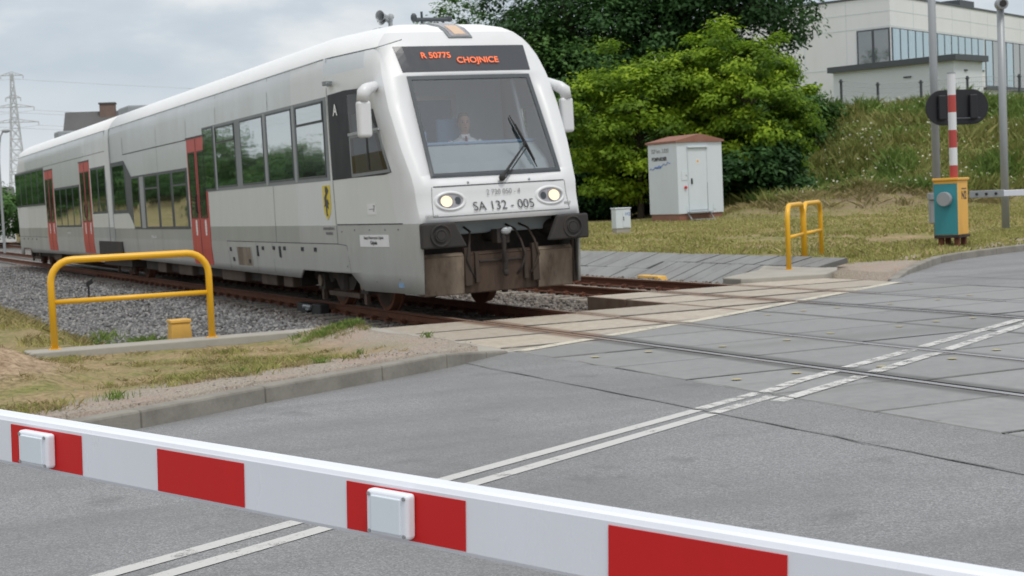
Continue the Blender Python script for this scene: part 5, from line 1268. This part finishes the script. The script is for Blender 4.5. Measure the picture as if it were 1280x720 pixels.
# local: x along right face, y along left face (perpendicular, away)
def bb_(nm, mat, x0, x1, y0, y1, z0, z1, par=None, bv=0):
    mb = MB(); mb.box(x0, x1, y0, y1, z0, z1); return mb.build(nm, mat, par or bd, bevel=bv)
TOP = 12.4; W0, W1 = 7.35, 10.05
bb_('wall', 'facade', 0, 70, 0, 32, 0, TOP)
bb_('parapet', 'bframe', -.06, 70.06, -.06, 32.06, TOP + .002, TOP + .16)
mb = MB()
for z in (2.4, 4.9, 7.25, 10.15, 11.3):
    mb.box(-.012, -.001, .0, 32, z, z + .05); mb.box(0, 70, -.012, -.001, z, z + .05)
for k in range(1, 9): mb.box(-.012, -.001, k * 3.6, k * 3.6 + .05, 0, TOP)
for k in range(1, 18): mb.box(k * 3.6 + .4, k * 3.6 + .45, -.012, -.001, 10.2, TOP)
mb.build('cladding_joints', 'annex', bd)
f_ = bb_('window', 'bframe', -.05, .0, .05, 2.75, W0, W1)
for a, b_ in ((.15, 1.3), (1.5, 2.62)): bb_('pane', 'bglass', -.07, -.052, a, b_, W0 + .15, W1 - .12, f_)
for k in range(13):
    x = .15 + k * 1.33; f_ = bb_('window', 'bframe', x, x + 1.30, -.05, 0, W0, W1); bb_('pane', 'fin', x + .10, x + 1.2, -.10, -.052, W0 + .1, W1 - .08, f_)
for k in range(12):
    x = 17.7 + k * 1.5; f_ = bb_('window', 'bframe', x, x + 1.48, -.05, 0, W0 - 1.3, W1); bb_('pane', 'bglass' if k % 3 else 'fin', x + .10, x + 1.38, -.07, -.052, W0 - 1.15, W1 - .08, f_)
bb_('sill', 'bframe', 17.2, 36, -.3, -.0, W0 - 1.5, W0 - 1.32)
bb_('base_band', 'bframe', -.06, 0, -.0, 30, .2, 1.0)
bb_('rooftop_unit', 'bframe', 17.5, 20.5, 2, 5, TOP + .2, TOP + 1.2)
# annex in front
ac_ = at(1192, 69, 106.0); ac_.z = 3.0; az_ = azdir(-44); ax_ = azdir(46)
an = empty('annex_building', ac_, math.atan2(ax_.y, ax_.x)); tag(an, 'low windowless pale annex with a dark roof edge in front of the office building', 'building')
hh_ = at(1192, 70, 106.0).z - 3.0
bb_('wall', 'annex', 0, 4.0, 0, 10.0, 0, hh_ - .3, an); bb_('roof_edge', 'bframe', -.35, 4.3, -.35, 10.3, hh_ - .298, hh_ + .12, an)
bb_('wall_lamp', 'bframe', -.08, 0, 3.4, 4.0, hh_ - 1.2, hh_ - 1.1, an); bb_('wall_lamp', 'bframe', 1.4, 1.8, -.08, 0, hh_ - 1.0, hh_ - .9, an)

# ------------------------------------------------------------------ house, pylon, street lamp far left
def ground_z(p): return float(ground_h(np.array([p.x]), np.array([p.y]))[0])
hp = at(120, 268, 95.0); hs = empty('house', (hp.x, hp.y, 0), math.atan2(azdir(80).y, azdir(80).x)); tag(hs, 'house with a dark pitched roof and brick chimney showing above the train roof', 'house')
rz_ = at(90, 141, 95).z
mb = MB(); mb.box(-1.3, 6.0, -3, 3, 0, rz_ - 2.2); mb.build('wall', 'annex', hs)
mb = MB(); mb.prism([(-1.5, -3.4, rz_ - 2.6), (-1.5, 3.4, rz_ - 2.6), (-1.5, 0, rz_)], (8.2, 0, 0)); q = mb.build('roof', 'rooftile', hs); recalc(q)
mb = MB(); mb.box(.65, 1.60, -.55, .25, rz_ - 1.6, rz_ + .40); c_ = mb.build('chimney', 'brick', hs); mb = MB(); mb.box(.60, 1.65, -.60, .30, rz_ + .402, rz_ + .50); mb.build('chimney_cap', 'rooftile', c_)
pp = at(26, 272, 420.0); py_ = empty('pylon', (pp.x, pp.y, 0), math.atan2(azdir(80).y, azdir(80).x)); tag(py_, 'tall lattice electricity pylon with three cross arms against the sky', 'pylon')
zt = at(22, 93, 420).z
def wdt(z): return 2.5 * (1 - z / zt) ** 1.1 + .35
mb = MB(); lv = list(np.linspace(0, zt, 15))
for a, b_ in zip(lv, lv[1:]):
    wa, wb_ = wdt(a), wdt(b_); ca = [(-wa, -wa), (wa, -wa), (wa, wa), (-wa, wa)]; cb_ = [(-wb_, -wb_), (wb_, -wb_), (wb_, wb_), (-wb_, wb_)]
    for i in range(4):
        j = (i + 1) % 4; mb.tube([(*ca[i], a), (*cb_[i], b_)], .11, 4, cap=False); mb.tube([(*ca[i], a), (*cb_[j], b_)], .08, 4, cap=False); mb.tube([(*ca[j], a), (*cb_[i], b_)], .08, 4, cap=False); mb.tube([(*cb_[i], b_), (*cb_[j], b_)], .08, 4, cap=False)
mb.build('lattice', 'haze_steel', py_)
for z, L in ((zt - .4, 3.0), (zt - 6.6, 2.0), (zt - 9.2, 5.4), (zt - 13.4, 6.4)):
    mb = MB(); mb.tube([(-L, 0, z), (0, 0, z + 1.0), (L, 0, z)], .11, 4); mb.tube([(-L, 0, z), (L, 0, z)], .13, 4)
    for k in range(-3, 4): mb.tube([(L * k / 3.5, 0, z), (L * (k + .5) / 3.5, 0, z + .9 * (1 - abs(k) / 3.5))], .06, 4)
    mb.build('cross_arm', 'haze_steel', py_)
    for s in (-1, 1): mb = MB(); mb.tube([(s * L, 0, z), (s * L, 0, z - 1.0)], .13, 6); mb.build('insulator', 'haze_steel', py_)
wires = MB()
ex = azdir(80)
for z, L in ((zt - 9.2, 5.4), (zt - 13.4, 6.4), (zt - .4, 0)):
    for s in ((-1, 1) if L else (0,)):
        a = Vector((pp.x, pp.y, 0)) + ex * (s * L) + Vector((0, 0, z - 1.0)); b_ = a + azdir(64) * 330 + Vector((0, 0, 2)); c_ = a - azdir(64) * 200
        for e_ in (b_, c_): wires.tube([a.lerp(e_, t) - Vector((0, 0, 26 * t * (1 - t))) for t in np.linspace(0, 1, 15)], .045, 4)
o = wires.build('power_line', 'haze_steel'); tag(o, 'thin power cables sagging away from the lattice pylon', 'cables')
lp = at(3, 268, 72.0); sl_ = empty('street_lamp', (lp.x, lp.y, 0)); tag(sl_, 'grey street lamp with a curved arm at the left edge beyond the train', 'street lamp')
zl = at(4, 170, 72).z; mb = MB(); r_ = azdir(90); mb.tube([(0, 0, 0), Vector((0, 0, zl - 1.2)), r_ * .06 + Vector((0, 0, zl - .5)), r_ * .16 + Vector((0, 0, zl)), r_ * .30 + Vector((0, 0, zl + .22))], [.07, .05, .04, .035, .03], 8); mb.build('post', 'galv', sl_)
mb = MB(); mb.ellipsoid(r_ * .42 + Vector((0, 0, zl + .22)), .20, .14, .09, 10); mb.build('lamp_head', 'galv', sl_)
g2 = at(-6, 262, 110); gh = empty('house', (g2.x, g2.y, 0), math.atan2(azdir(70).y, azdir(70).x)); tag(gh, 'grey house far behind the rear end of the train at the left edge', 'house')
mb = MB(); mb.box(-4, 1.25, -3, 3, 0, 2.6); mb.build('wall', 'facade', gh); mb = MB(); mb.prism([(-4.2, -3.3, 2.602), (-4.2, 3.3, 2.602), (-4.2, 0, 4.0)], (5.6, 0, 0)); q = mb.build('roof', 'rooftile', gh); recalc(q)

# ------------------------------------------------------------------ fence on the hill
fence = empty('mesh_fence'); tag(fence, 'dark post and wire fence along the top of the weedy bank', 'fence')
fps = [(1052, 128), (1098, 136), (1152, 132), (1210, 130), (1275, 134), (1335, 134)]
tops = []
for i, (px, pyb) in enumerate(fps):
    b_ = at(px, pyb, 85); gz = ground_z(b_); b_.z = gz - .3; ht = 1.95 + .3; mb = MB(); mb.box(b_.x - .05, b_.x + .05, b_.y - .05, b_.y + .05, b_.z, b_.z + ht); mb.box(b_.x - .09, b_.x + .09, b_.y - .09, b_.y + .09, b_.z + ht - .16, b_.z + ht - .10); mb.build('post', 'bframe', fence); tops.append(b_ + Vector((0, 0, ht)))
mb = MB()
for a, b_ in zip(tops, tops[1:]):
    for k in range(7): mb.tube([a - Vector((0, 0, .08 + .27 * k)), b_ - Vector((0, 0, .08 + .27 * k))], .010, 4)
    n = 26
    for k in range(n): c_ = a.lerp(b_, k / n); mb.tube([c_ - Vector((0, 0, .08)), c_ - Vector((0, 0, 1.8))], .005, 3)
mb.build('wire_mesh', 'galv', fence)

# ------------------------------------------------------------------ vegetation
def tree(name, label, base, H, crown_c, crown_r, nclump, nleaf, mat, leaf=.13, trunk=.22, seed=1, cat='tree', group=None, clump=(.9, .45), inner=.35, flat=1.0, tone=(0, 1)):
    global rng
    rng = np.random.default_rng(seed); base = Vector(base); t = empty(name, base); tag(t, label, cat, group)
    cc = np.array(crown_c, float); cr = np.array(crown_r, float)
    d = rng.normal(size=(nclump, 3)); d /= np.linalg.norm(d, axis=1, keepdims=True)
    rad = (inner + (1 - inner) * rng.random(nclump) ** .45)[:, None] * (1 + .16 * rng.normal(size=(nclump, 1)))
    C = cc + d * rad * cr
    C = C[C[:, 2] > .3]; nclump = len(C)
    per = max(6, nleaf // nclump); sz = clump[0] * rng.uniform(.6, 1.35, nclump)
    q = rng.normal(size=(nclump, per, 3)); q /= np.linalg.norm(q, axis=2, keepdims=True); q *= rng.random((nclump, per, 1)) ** .38
    outd = (C - cc) / cr; outd /= np.linalg.norm(outd, axis=1, keepdims=True) + 1e-6
    P = C[:, None] + q * sz[:, None, None] * np.array([1, 1, clump[1] / clump[0]]) * (1 + .25 * rng.normal(size=(nclump, per, 1)))
    # droop the outer part of each clump
    P[..., 2] -= .18 * (np.linalg.norm(q[..., :2], axis=2) ** 2) * sz[:, None]
    Nr = q * .7 + np.array([0, 0, .9]) + outd[:, None] * .5 + rng.normal(size=q.shape) * .45
    dep = np.clip(rad[:nclump, 0] if len(rad) == nclump else np.full(nclump, .8), 0, 1.2)
    ct = rng.uniform(tone[0], tone[1], nclump)
    tint = (.20 + .45 * ct)[:, None] + .22 * q[..., 2] + .10 * rng.normal(size=(nclump, per))  # leaves paler towards each clump's top: light from above put into the tint
    P = P.reshape(-1, 3); Nr = Nr.reshape(-1, 3); ti = tint.ravel(); n = len(P)
    keep = P[:, 2] > .05; P, Nr, ti = P[keep], Nr[keep], ti[keep]; n = len(P)
    L = leaf * rng.uniform(.6, 1.35, n); leaf_mesh('crown', P, Nr, L, L * rng.uniform(.38, .62, n), ti, mat, t)
    mb = MB(); top = Vector((cc[0], cc[1], min(H * .72, cc[2] + cr[2] * .2))); mid = Vector((cc[0] * .4 + rng.normal() * .15, cc[1] * .4, top.z * .45))
    mb.tube([(0, 0, -.3), (0, 0, .3), mid, top], [trunk * 1.3, trunk, trunk * .7, trunk * .3], 8)
    idx = rng.permutation(nclump)[:min(34, nclump)]
    for i in idx:
        e_ = Vector(C[i]); f = min(1, max(.15, e_.z / (top.z + 1e-3) * .65)); s_ = mid.lerp(top, min(1, f)) if f > .3 else Vector((0, 0, .3)).lerp(mid, f + .3)
        m_ = s_.lerp(e_, .5) + Vector((0, 0, .25)); mb.tube([s_, m_, e_], [trunk * .28, trunk * .16, trunk * .05], 5, cap=False)
    mb.build('trunk', 'bark', t); return t
def base_at(px, Z, z=None):
    p = at(px, 240, Z); p.z = ground_z(p) if z is None else z; return p
GT = 'broadleaf trees behind the hut'
T = [ # px, Z, H, crown centre z, radii, label, mat, clumps, leaves
 (692, 78, 10.4, 5.4, (3.3, 4.2, 5.2), 'mid green tree right of the train roof lamp, left end of the tall row', 'leaf_mid', 190, 26000),
 (738, 80, 14.0, 7.2, (5.6, 5.2, 7.2), 'dark tree behind the far mirror of the train', 'leaf_dark', 230, 32000),
 (775, 84, 16.5, 8.6, (6.0, 5.5, 8.6), 'tallest dark tree, behind the small junction cabinet', 'leaf_dark', 260, 36000),
 (850, 82, 16.0, 8.2, (6.0, 5.2, 8.4), 'dark tree directly behind the white hut', 'leaf_dark', 260, 36000),
 (922, 80, 14.5, 7.6, (3.9, 5.0, 7.6), 'dark tree right of the hut reaching over the office building', 'leaf_dark', 230, 32000),
]
for i, (px, Z, H, cz, r, lab, mt, nc, nl) in enumerate(T):
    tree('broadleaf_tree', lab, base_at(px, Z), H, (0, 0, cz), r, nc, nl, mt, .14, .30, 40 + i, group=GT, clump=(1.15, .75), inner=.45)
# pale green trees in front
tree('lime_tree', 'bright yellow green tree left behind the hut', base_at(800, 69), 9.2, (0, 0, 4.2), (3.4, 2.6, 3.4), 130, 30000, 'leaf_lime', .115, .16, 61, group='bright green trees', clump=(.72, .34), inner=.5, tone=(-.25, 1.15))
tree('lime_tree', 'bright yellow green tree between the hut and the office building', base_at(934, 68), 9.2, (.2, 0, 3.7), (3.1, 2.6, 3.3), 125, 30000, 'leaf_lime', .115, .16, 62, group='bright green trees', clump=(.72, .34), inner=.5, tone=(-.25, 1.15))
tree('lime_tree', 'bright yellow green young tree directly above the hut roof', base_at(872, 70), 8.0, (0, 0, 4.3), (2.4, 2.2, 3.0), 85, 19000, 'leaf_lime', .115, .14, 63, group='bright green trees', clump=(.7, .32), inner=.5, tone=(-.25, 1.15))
# undergrowth at the foot of the trees
for i, (px, Z, h, w_, lab) in enumerate(((745, 72, 3.0, 3.2, 'dark bush behind the junction cabinet'), (815, 73, 3.2, 3.4, 'dark bush left behind the hut'), (885, 72, 3.0, 3.0, 'dark bush behind the hut door'), (938, 67, 2.6, 2.6, 'dark bush right of the hut at the foot of the weedy bank'), (690, 74, 3.0, 3.4, 'dark bush beside the train buffer'), (975, 75, 3.4, 3.0, 'green bush on the weedy bank under the office building'))):
    tree('bush', lab, base_at(px, Z), h, (0, 0, h * .45), (w_, 2.0, h * .55), 60, 12000, 'leaf_dark' if i < 5 else 'leaf_mid', .14, .08, 80 + i, cat='bush', group='bushes under the trees', clump=(.8, .5), inner=.3)
# far trees seen over the train roof
for i, (px, Z, ytop, w_, lab) in enumerate(((545, 100, 26, 2.6, 'distant tree top peeping over the train roof beside the horns'), (597, 96, 24, 2.8, 'distant tree top between the train roof lamp and the tall trees'), (14, 120, 252, 5.0, 'green bush beyond the rear end of the train'), (-25, 100, 236, 4.5, 'green tree at the left edge beyond the street lamp'))):
    zt_ = at(px, ytop, Z).z; b_ = base_at(px, Z, 0)
    tree('distant_tree', lab, b_, zt_, (0, 0, zt_ * .60), (w_, w_, zt_ * .42), 70, 9000, 'leaf_mid', .16, .16, 90 + i, group='distant trees', clump=(.9, .6), inner=.4)
# hedge and bushes on the near side of the line, opposite the train (mirrored in its windows)
for i, (x, y, h, w_) in enumerate(((-13, 84, 3.6, 3.2), (-15, 92, 4.6, 3.2), (-13, 99, 3.0, 3.0), (-16, 107, 5.6, 3.6), (-14, 115, 5.0, 3.6), (-15, 124, 7.5, 4.5), (-14, 134, 9.5, 5.5), (-16, 146, 10, 6), (-14, 158, 9, 6), (-17, 172, 11, 7), (-15, 188, 10, 7), (-18, 206, 12, 8), (-15, 226, 11, 9), (-22, 250, 13, 11))):
    tree('lineside_bush', 'lineside tree opposite the train, mirrored in its windows', (x, y, .05), h, (0, 0, h * .5), (w_, w_, h * .52), 60, 5000, 'leaf_mid' if i % 2 else 'leaf_dark', .24 if i < 5 else .34, .12, 120 + i, group='lineside trees opposite the train', clump=(1.2, .8) if i < 5 else (2.4, 1.5))

rng = np.random.default_rng(5)
def scatter(n, xr, zr, cond):
    # sample in view-aligned coordinates: X right, Z depth
    X = rng.uniform(*xr, n); Z = rng.uniform(*zr, n); x = RH.x * X + FH.x * Z; y = RH.y * X + FH.y * Z
    k = cond(x, y, X, Z); return x[k], y[k], X[k], Z[k]
# meadow grass
x, y, X, Z = scatter(130000, (1, 32), (27, 64), lambda x, y, X, Z: (x > 16.75) & (X < .50 * Z) & (X > .02 * Z) & (dr(x, y) > 1.0) & (vnoise(x, y, 1.4, 31) + .4 * vnoise(x, y, .4, 32) > .42))
P = np.stack([x, y, ground_h(x, y)], 1); hgt = rng.uniform(.02, .075, len(x)) * (1 + .8 * (vnoise(x, y, 2.5, 33) > .6)); ti = np.clip(.25 + .6 * vnoise(x, y, 1.1, 34) + .15 * rng.normal(size=len(x)), 0, 1)
o = blades('meadow_grass', P, hgt, np.full(len(x), .016), ti, 'grass', .9); tag(o, 'mown grass of the meadow around the relay hut', 'grass', kind='stuff')
k = rng.random(len(x)) < .35; o = blades('dry_grass', P[k] + np.array([.05, .05, 0]), hgt[k] * 1.1, np.full(k.sum(), .02), rng.random(k.sum()), 'straw', .8); tag(o, 'straw coloured dry grass mixed into the meadow', 'grass', kind='stuff')
# tall herbs on the bank
x, y, X, Z = scatter(230000, (6, 52), (60, 92), lambda x, y, X, Z: (X < .60 * Z) & (X > 7.5) & (dr(x, y) > 4) & (ground_h(x, y) > .75) & (vnoise(x, y, 1.2, 41) > .18))
P = np.stack([x, y, ground_h(x, y) - .05], 1); hh2 = rng.uniform(.15, .72, len(x)) ** 1.2 * (.5 + 1.1 * vnoise(x, y, 1.7, 42)); ti = np.clip(.02 + .42 * vnoise(x, y, 1.9, 43) + .45 * vnoise(x, y, 7, 44) + .12 * rng.normal(size=len(x)), 0, 1)
g1 = vnoise(x, y, 3.1, 45) > .52
o = blades('herbs', P[~g1], hh2[~g1], np.full((~g1).sum(), .024), ti[~g1], 'leaf_hill', .5); tag(o, 'tall olive and straw coloured herbs covering the bank', 'herbs', kind='stuff')
o = blades('weeds', P[g1], hh2[g1] * 1.1, np.full(g1.sum(), .027), ti[g1], 'weed', .5); tag(o, 'fresh green weeds in patches on the bank', 'weeds', kind='stuff')
k = rng.random(len(x)) < .22
Nr = rng.normal(size=(k.sum(), 3)) + np.array([0, 0, 1.2]); L = rng.uniform(.06, .13, k.sum()); Pk = P[k] + np.stack([np.zeros(k.sum()), np.zeros(k.sum()), hh2[k] * rng.uniform(.3, 1.0, k.sum())], 1)
o = leaf_mesh('herb_leaves', Pk, Nr, L, L * .5, np.clip(ti[k] + .1, 0, 1), 'weed'); tag(o, 'broad leaves among the herbs on the bank', 'weeds', kind='stuff')
k = (rng.random(len(x)) < .012 + .035 * (vnoise(x, y, 2.6, 47) > .68)); Nr = rng.normal(size=(k.sum(), 3)) * .5 + np.array([-.3, -.6, .8]); L = rng.uniform(.03, .07, k.sum()); Pk = P[k] + np.stack([np.zeros(k.sum()), np.zeros(k.sum()), hh2[k] * 1.05 + .05], 1)
o = leaf_mesh('wild_flowers', Pk, Nr, L, L * .8, rng.random(k.sum()) * .8, 'petal'); tag(o, 'small white and yellow wild flowers dotted over the bank', 'flowers', kind='stuff')
# dead stalks heaped at the toe of the bank
x, y, X, Z = scatter(26000, (6, 24), (56, 66), lambda x, y, X, Z: (np.exp(-((X - 14.2) / 6.5) ** 2 - ((Z - 60.5) / 3.6) ** 2) > .45) & (vnoise(x, y, .9, 71) > .4))
P = np.stack([x, y, ground_h(x, y)], 1)
o = blades('dead_stalks', P, rng.uniform(.06, .34, len(x)), np.full(len(x), .016), np.clip(.05 + .5 * vnoise(x, y, 1.3, 72) + .12 * rng.normal(size=len(x)), 0, 1), 'straw', 1.2); tag(o, 'brown dead stalks heaped at the foot of the bank', 'dead plants', kind='stuff')
# near verge tufts
def tufts(name, centres, label, mat, r=.10, n=60, h=(.03, .09), w=.004, lean=.6):
    Ps, Hs, Ts = [], [], []
    for (cx, cy, s) in centres:
        m_ = int(n * s); a = rng.uniform(0, 2 * pi, m_); q = np.abs(rng.normal(size=m_)) * r * s; px_, py_ = cx + q * np.cos(a), cy + q * np.sin(a)
        kk = (py_ > kerb_y(KERB_L, np.minimum(px_, 6.35)) + .22) | (px_ > 7); px_, py_ = px_[kk], py_[kk]; m_ = len(px_)
        Ps.append(np.stack([px_, py_, ground_h(px_, py_) if not name.startswith('track') else bal_h(px_, py_)], 1)); Hs.append(rng.uniform(*h, m_) * (.6 + .4 * s)); Ts.append(np.clip(rng.uniform(.1, .9) + .2 * rng.normal(size=m_), 0, 1))
    P = np.concatenate(Ps); H_ = np.concatenate(Hs); T_ = np.concatenate(Ts); o = blades(name, P, H_, np.full(len(P), w), T_, mat, lean); tag(o, label, 'grass', kind='stuff'); return o
cs = []
for _ in range(900):
    a = rng.uniform(1.2, 6.2); b_ = rng.uniform(11.5, 17.9); kd = (b_ - kerb_y(KERB_L, min(a, 6.35))) * .88
    v_ = float(vnoise(np.array([a]), np.array([b_]), .9, 51)[0])
    if kd < .9 or v_ < .52 or (a > 4.9 and b_ < 16.6) or ((a - 1.25) ** 2 + ((b_ - 15.2) / 1.4) ** 2 < 1.3): continue
    cs.append((a, b_, rng.uniform(.5, 1.3)))
tufts('verge_grass', cs[:70], 'thin green grass tufts on the verge beside the kerb', 'grass', .11, 60, (.02, .07))
tufts('verge_straw', cs[90:300] + [(rng.uniform(1.0, 5.4), rng.uniform(13.2, 17.8), rng.uniform(.4, 1.0)) for _ in range(60)], 'dry straw coloured grass on the verge', 'straw', .14, 60, (.012, .05), .0035, 1.3)
tufts('verge_weeds', [(5.75 + rng.normal() * .30, 17.35 + rng.normal() * .14, rng.uniform(.4, .9)) for _ in range(24)] + [(3.5, 13.2, .8), (4.3, 13.3, .7), (2.2, 12.2, .9), (5.0, 14.3, .6), (6.0, 14.9, .5)], 'greener weeds at the ends of the verge', 'weed', .12, 80, (.03, .10))
tufts('track_weeds', [(3.5 + rng.normal() * .25, 20.5 + rng.normal() * 1.6, rng.uniform(.6, 1.3)) for _ in range(40)] + [(3.9 + rng.normal() * .2, 19.0 + rng.normal() * .3, 1) for _ in range(8)] + [(4.4 + rng.normal() * .2, 21.5 + rng.normal() * .3, 1) for _ in range(8)], 'green weeds sprouting from the ballast behind the yellow railing', 'weed', .16, 90, (.05, .20), .006)
x_ = rng.uniform(1.5, 3.6, 16000); y_ = rng.uniform(19, 36, 16000); kk = vnoise(x_, y_, .8, 61) > .35; P = np.stack([x_[kk], y_[kk], ground_h(x_[kk], y_[kk])], 1)
o = blades('field_grass', P, rng.uniform(.03, .11, kk.sum()), np.full(kk.sum(), .005), np.clip(vnoise(P[:, 0], P[:, 1], .9, 62) + .2 * rng.normal(size=kk.sum()), 0, 1), 'grass', .8); tag(o, 'rough grass at the left edge behind the sand heap', 'grass', kind='stuff')
k2 = rng.random(kk.sum()) < .5; o = blades('field_straw', P[k2] + .03, rng.uniform(.04, .12, k2.sum()), np.full(k2.sum(), .006), rng.random(k2.sum()), 'straw', 1.1); tag(o, 'dry stalks at the left edge behind the sand heap', 'grass', kind='stuff')
tufts('bank_weeds', [(15.95 + rng.normal() * .12, 23.6 + rng.normal() * .25, 1.1) for _ in range(7)] + [(16.2, 27.2, .9), (16.3, 25.6, .5)], 'weeds growing in the joints of the paved ditch bank', 'weed', .10, 90, (.10, .22), .008)
tufts('far_verge_grass', [(16.6 + rng.uniform(0, 9), 0, 1) for _ in range(0)] + [(a, kerb_y(KERB_R, a) + rng.uniform(1.3, 3.6), rng.uniform(.5, 1.2)) for a in rng.uniform(16.5, 30, 200)], 'grass fringe beside the far kerb around the barrier cabinet', 'grass', .25, 80, (.03, .09), .010)
# pebbles and litter on the gritty verge
n = 1900; x_ = rng.uniform(1.2, 6.4, n); y_ = kerb_y(KERB_L, x_) + .2 + np.abs(rng.normal(size=n)) * .8; kk = y_ < 17.8; x_, y_ = x_[kk], y_[kk]; n = len(x_)
Nr = rng.normal(size=(n, 3)) * .3 + np.array([0, 0, 1]); L = rng.uniform(.004, .011, n); P = np.stack([x_, y_, ground_h(x_, y_) + .003], 1)
o = leaf_mesh('grit', P, Nr, L, L * .8, .5 + .5 * rng.random(n), 'stone'); tag(o, 'loose grit and pebbles along the kerb', 'gravel', kind='stuff')
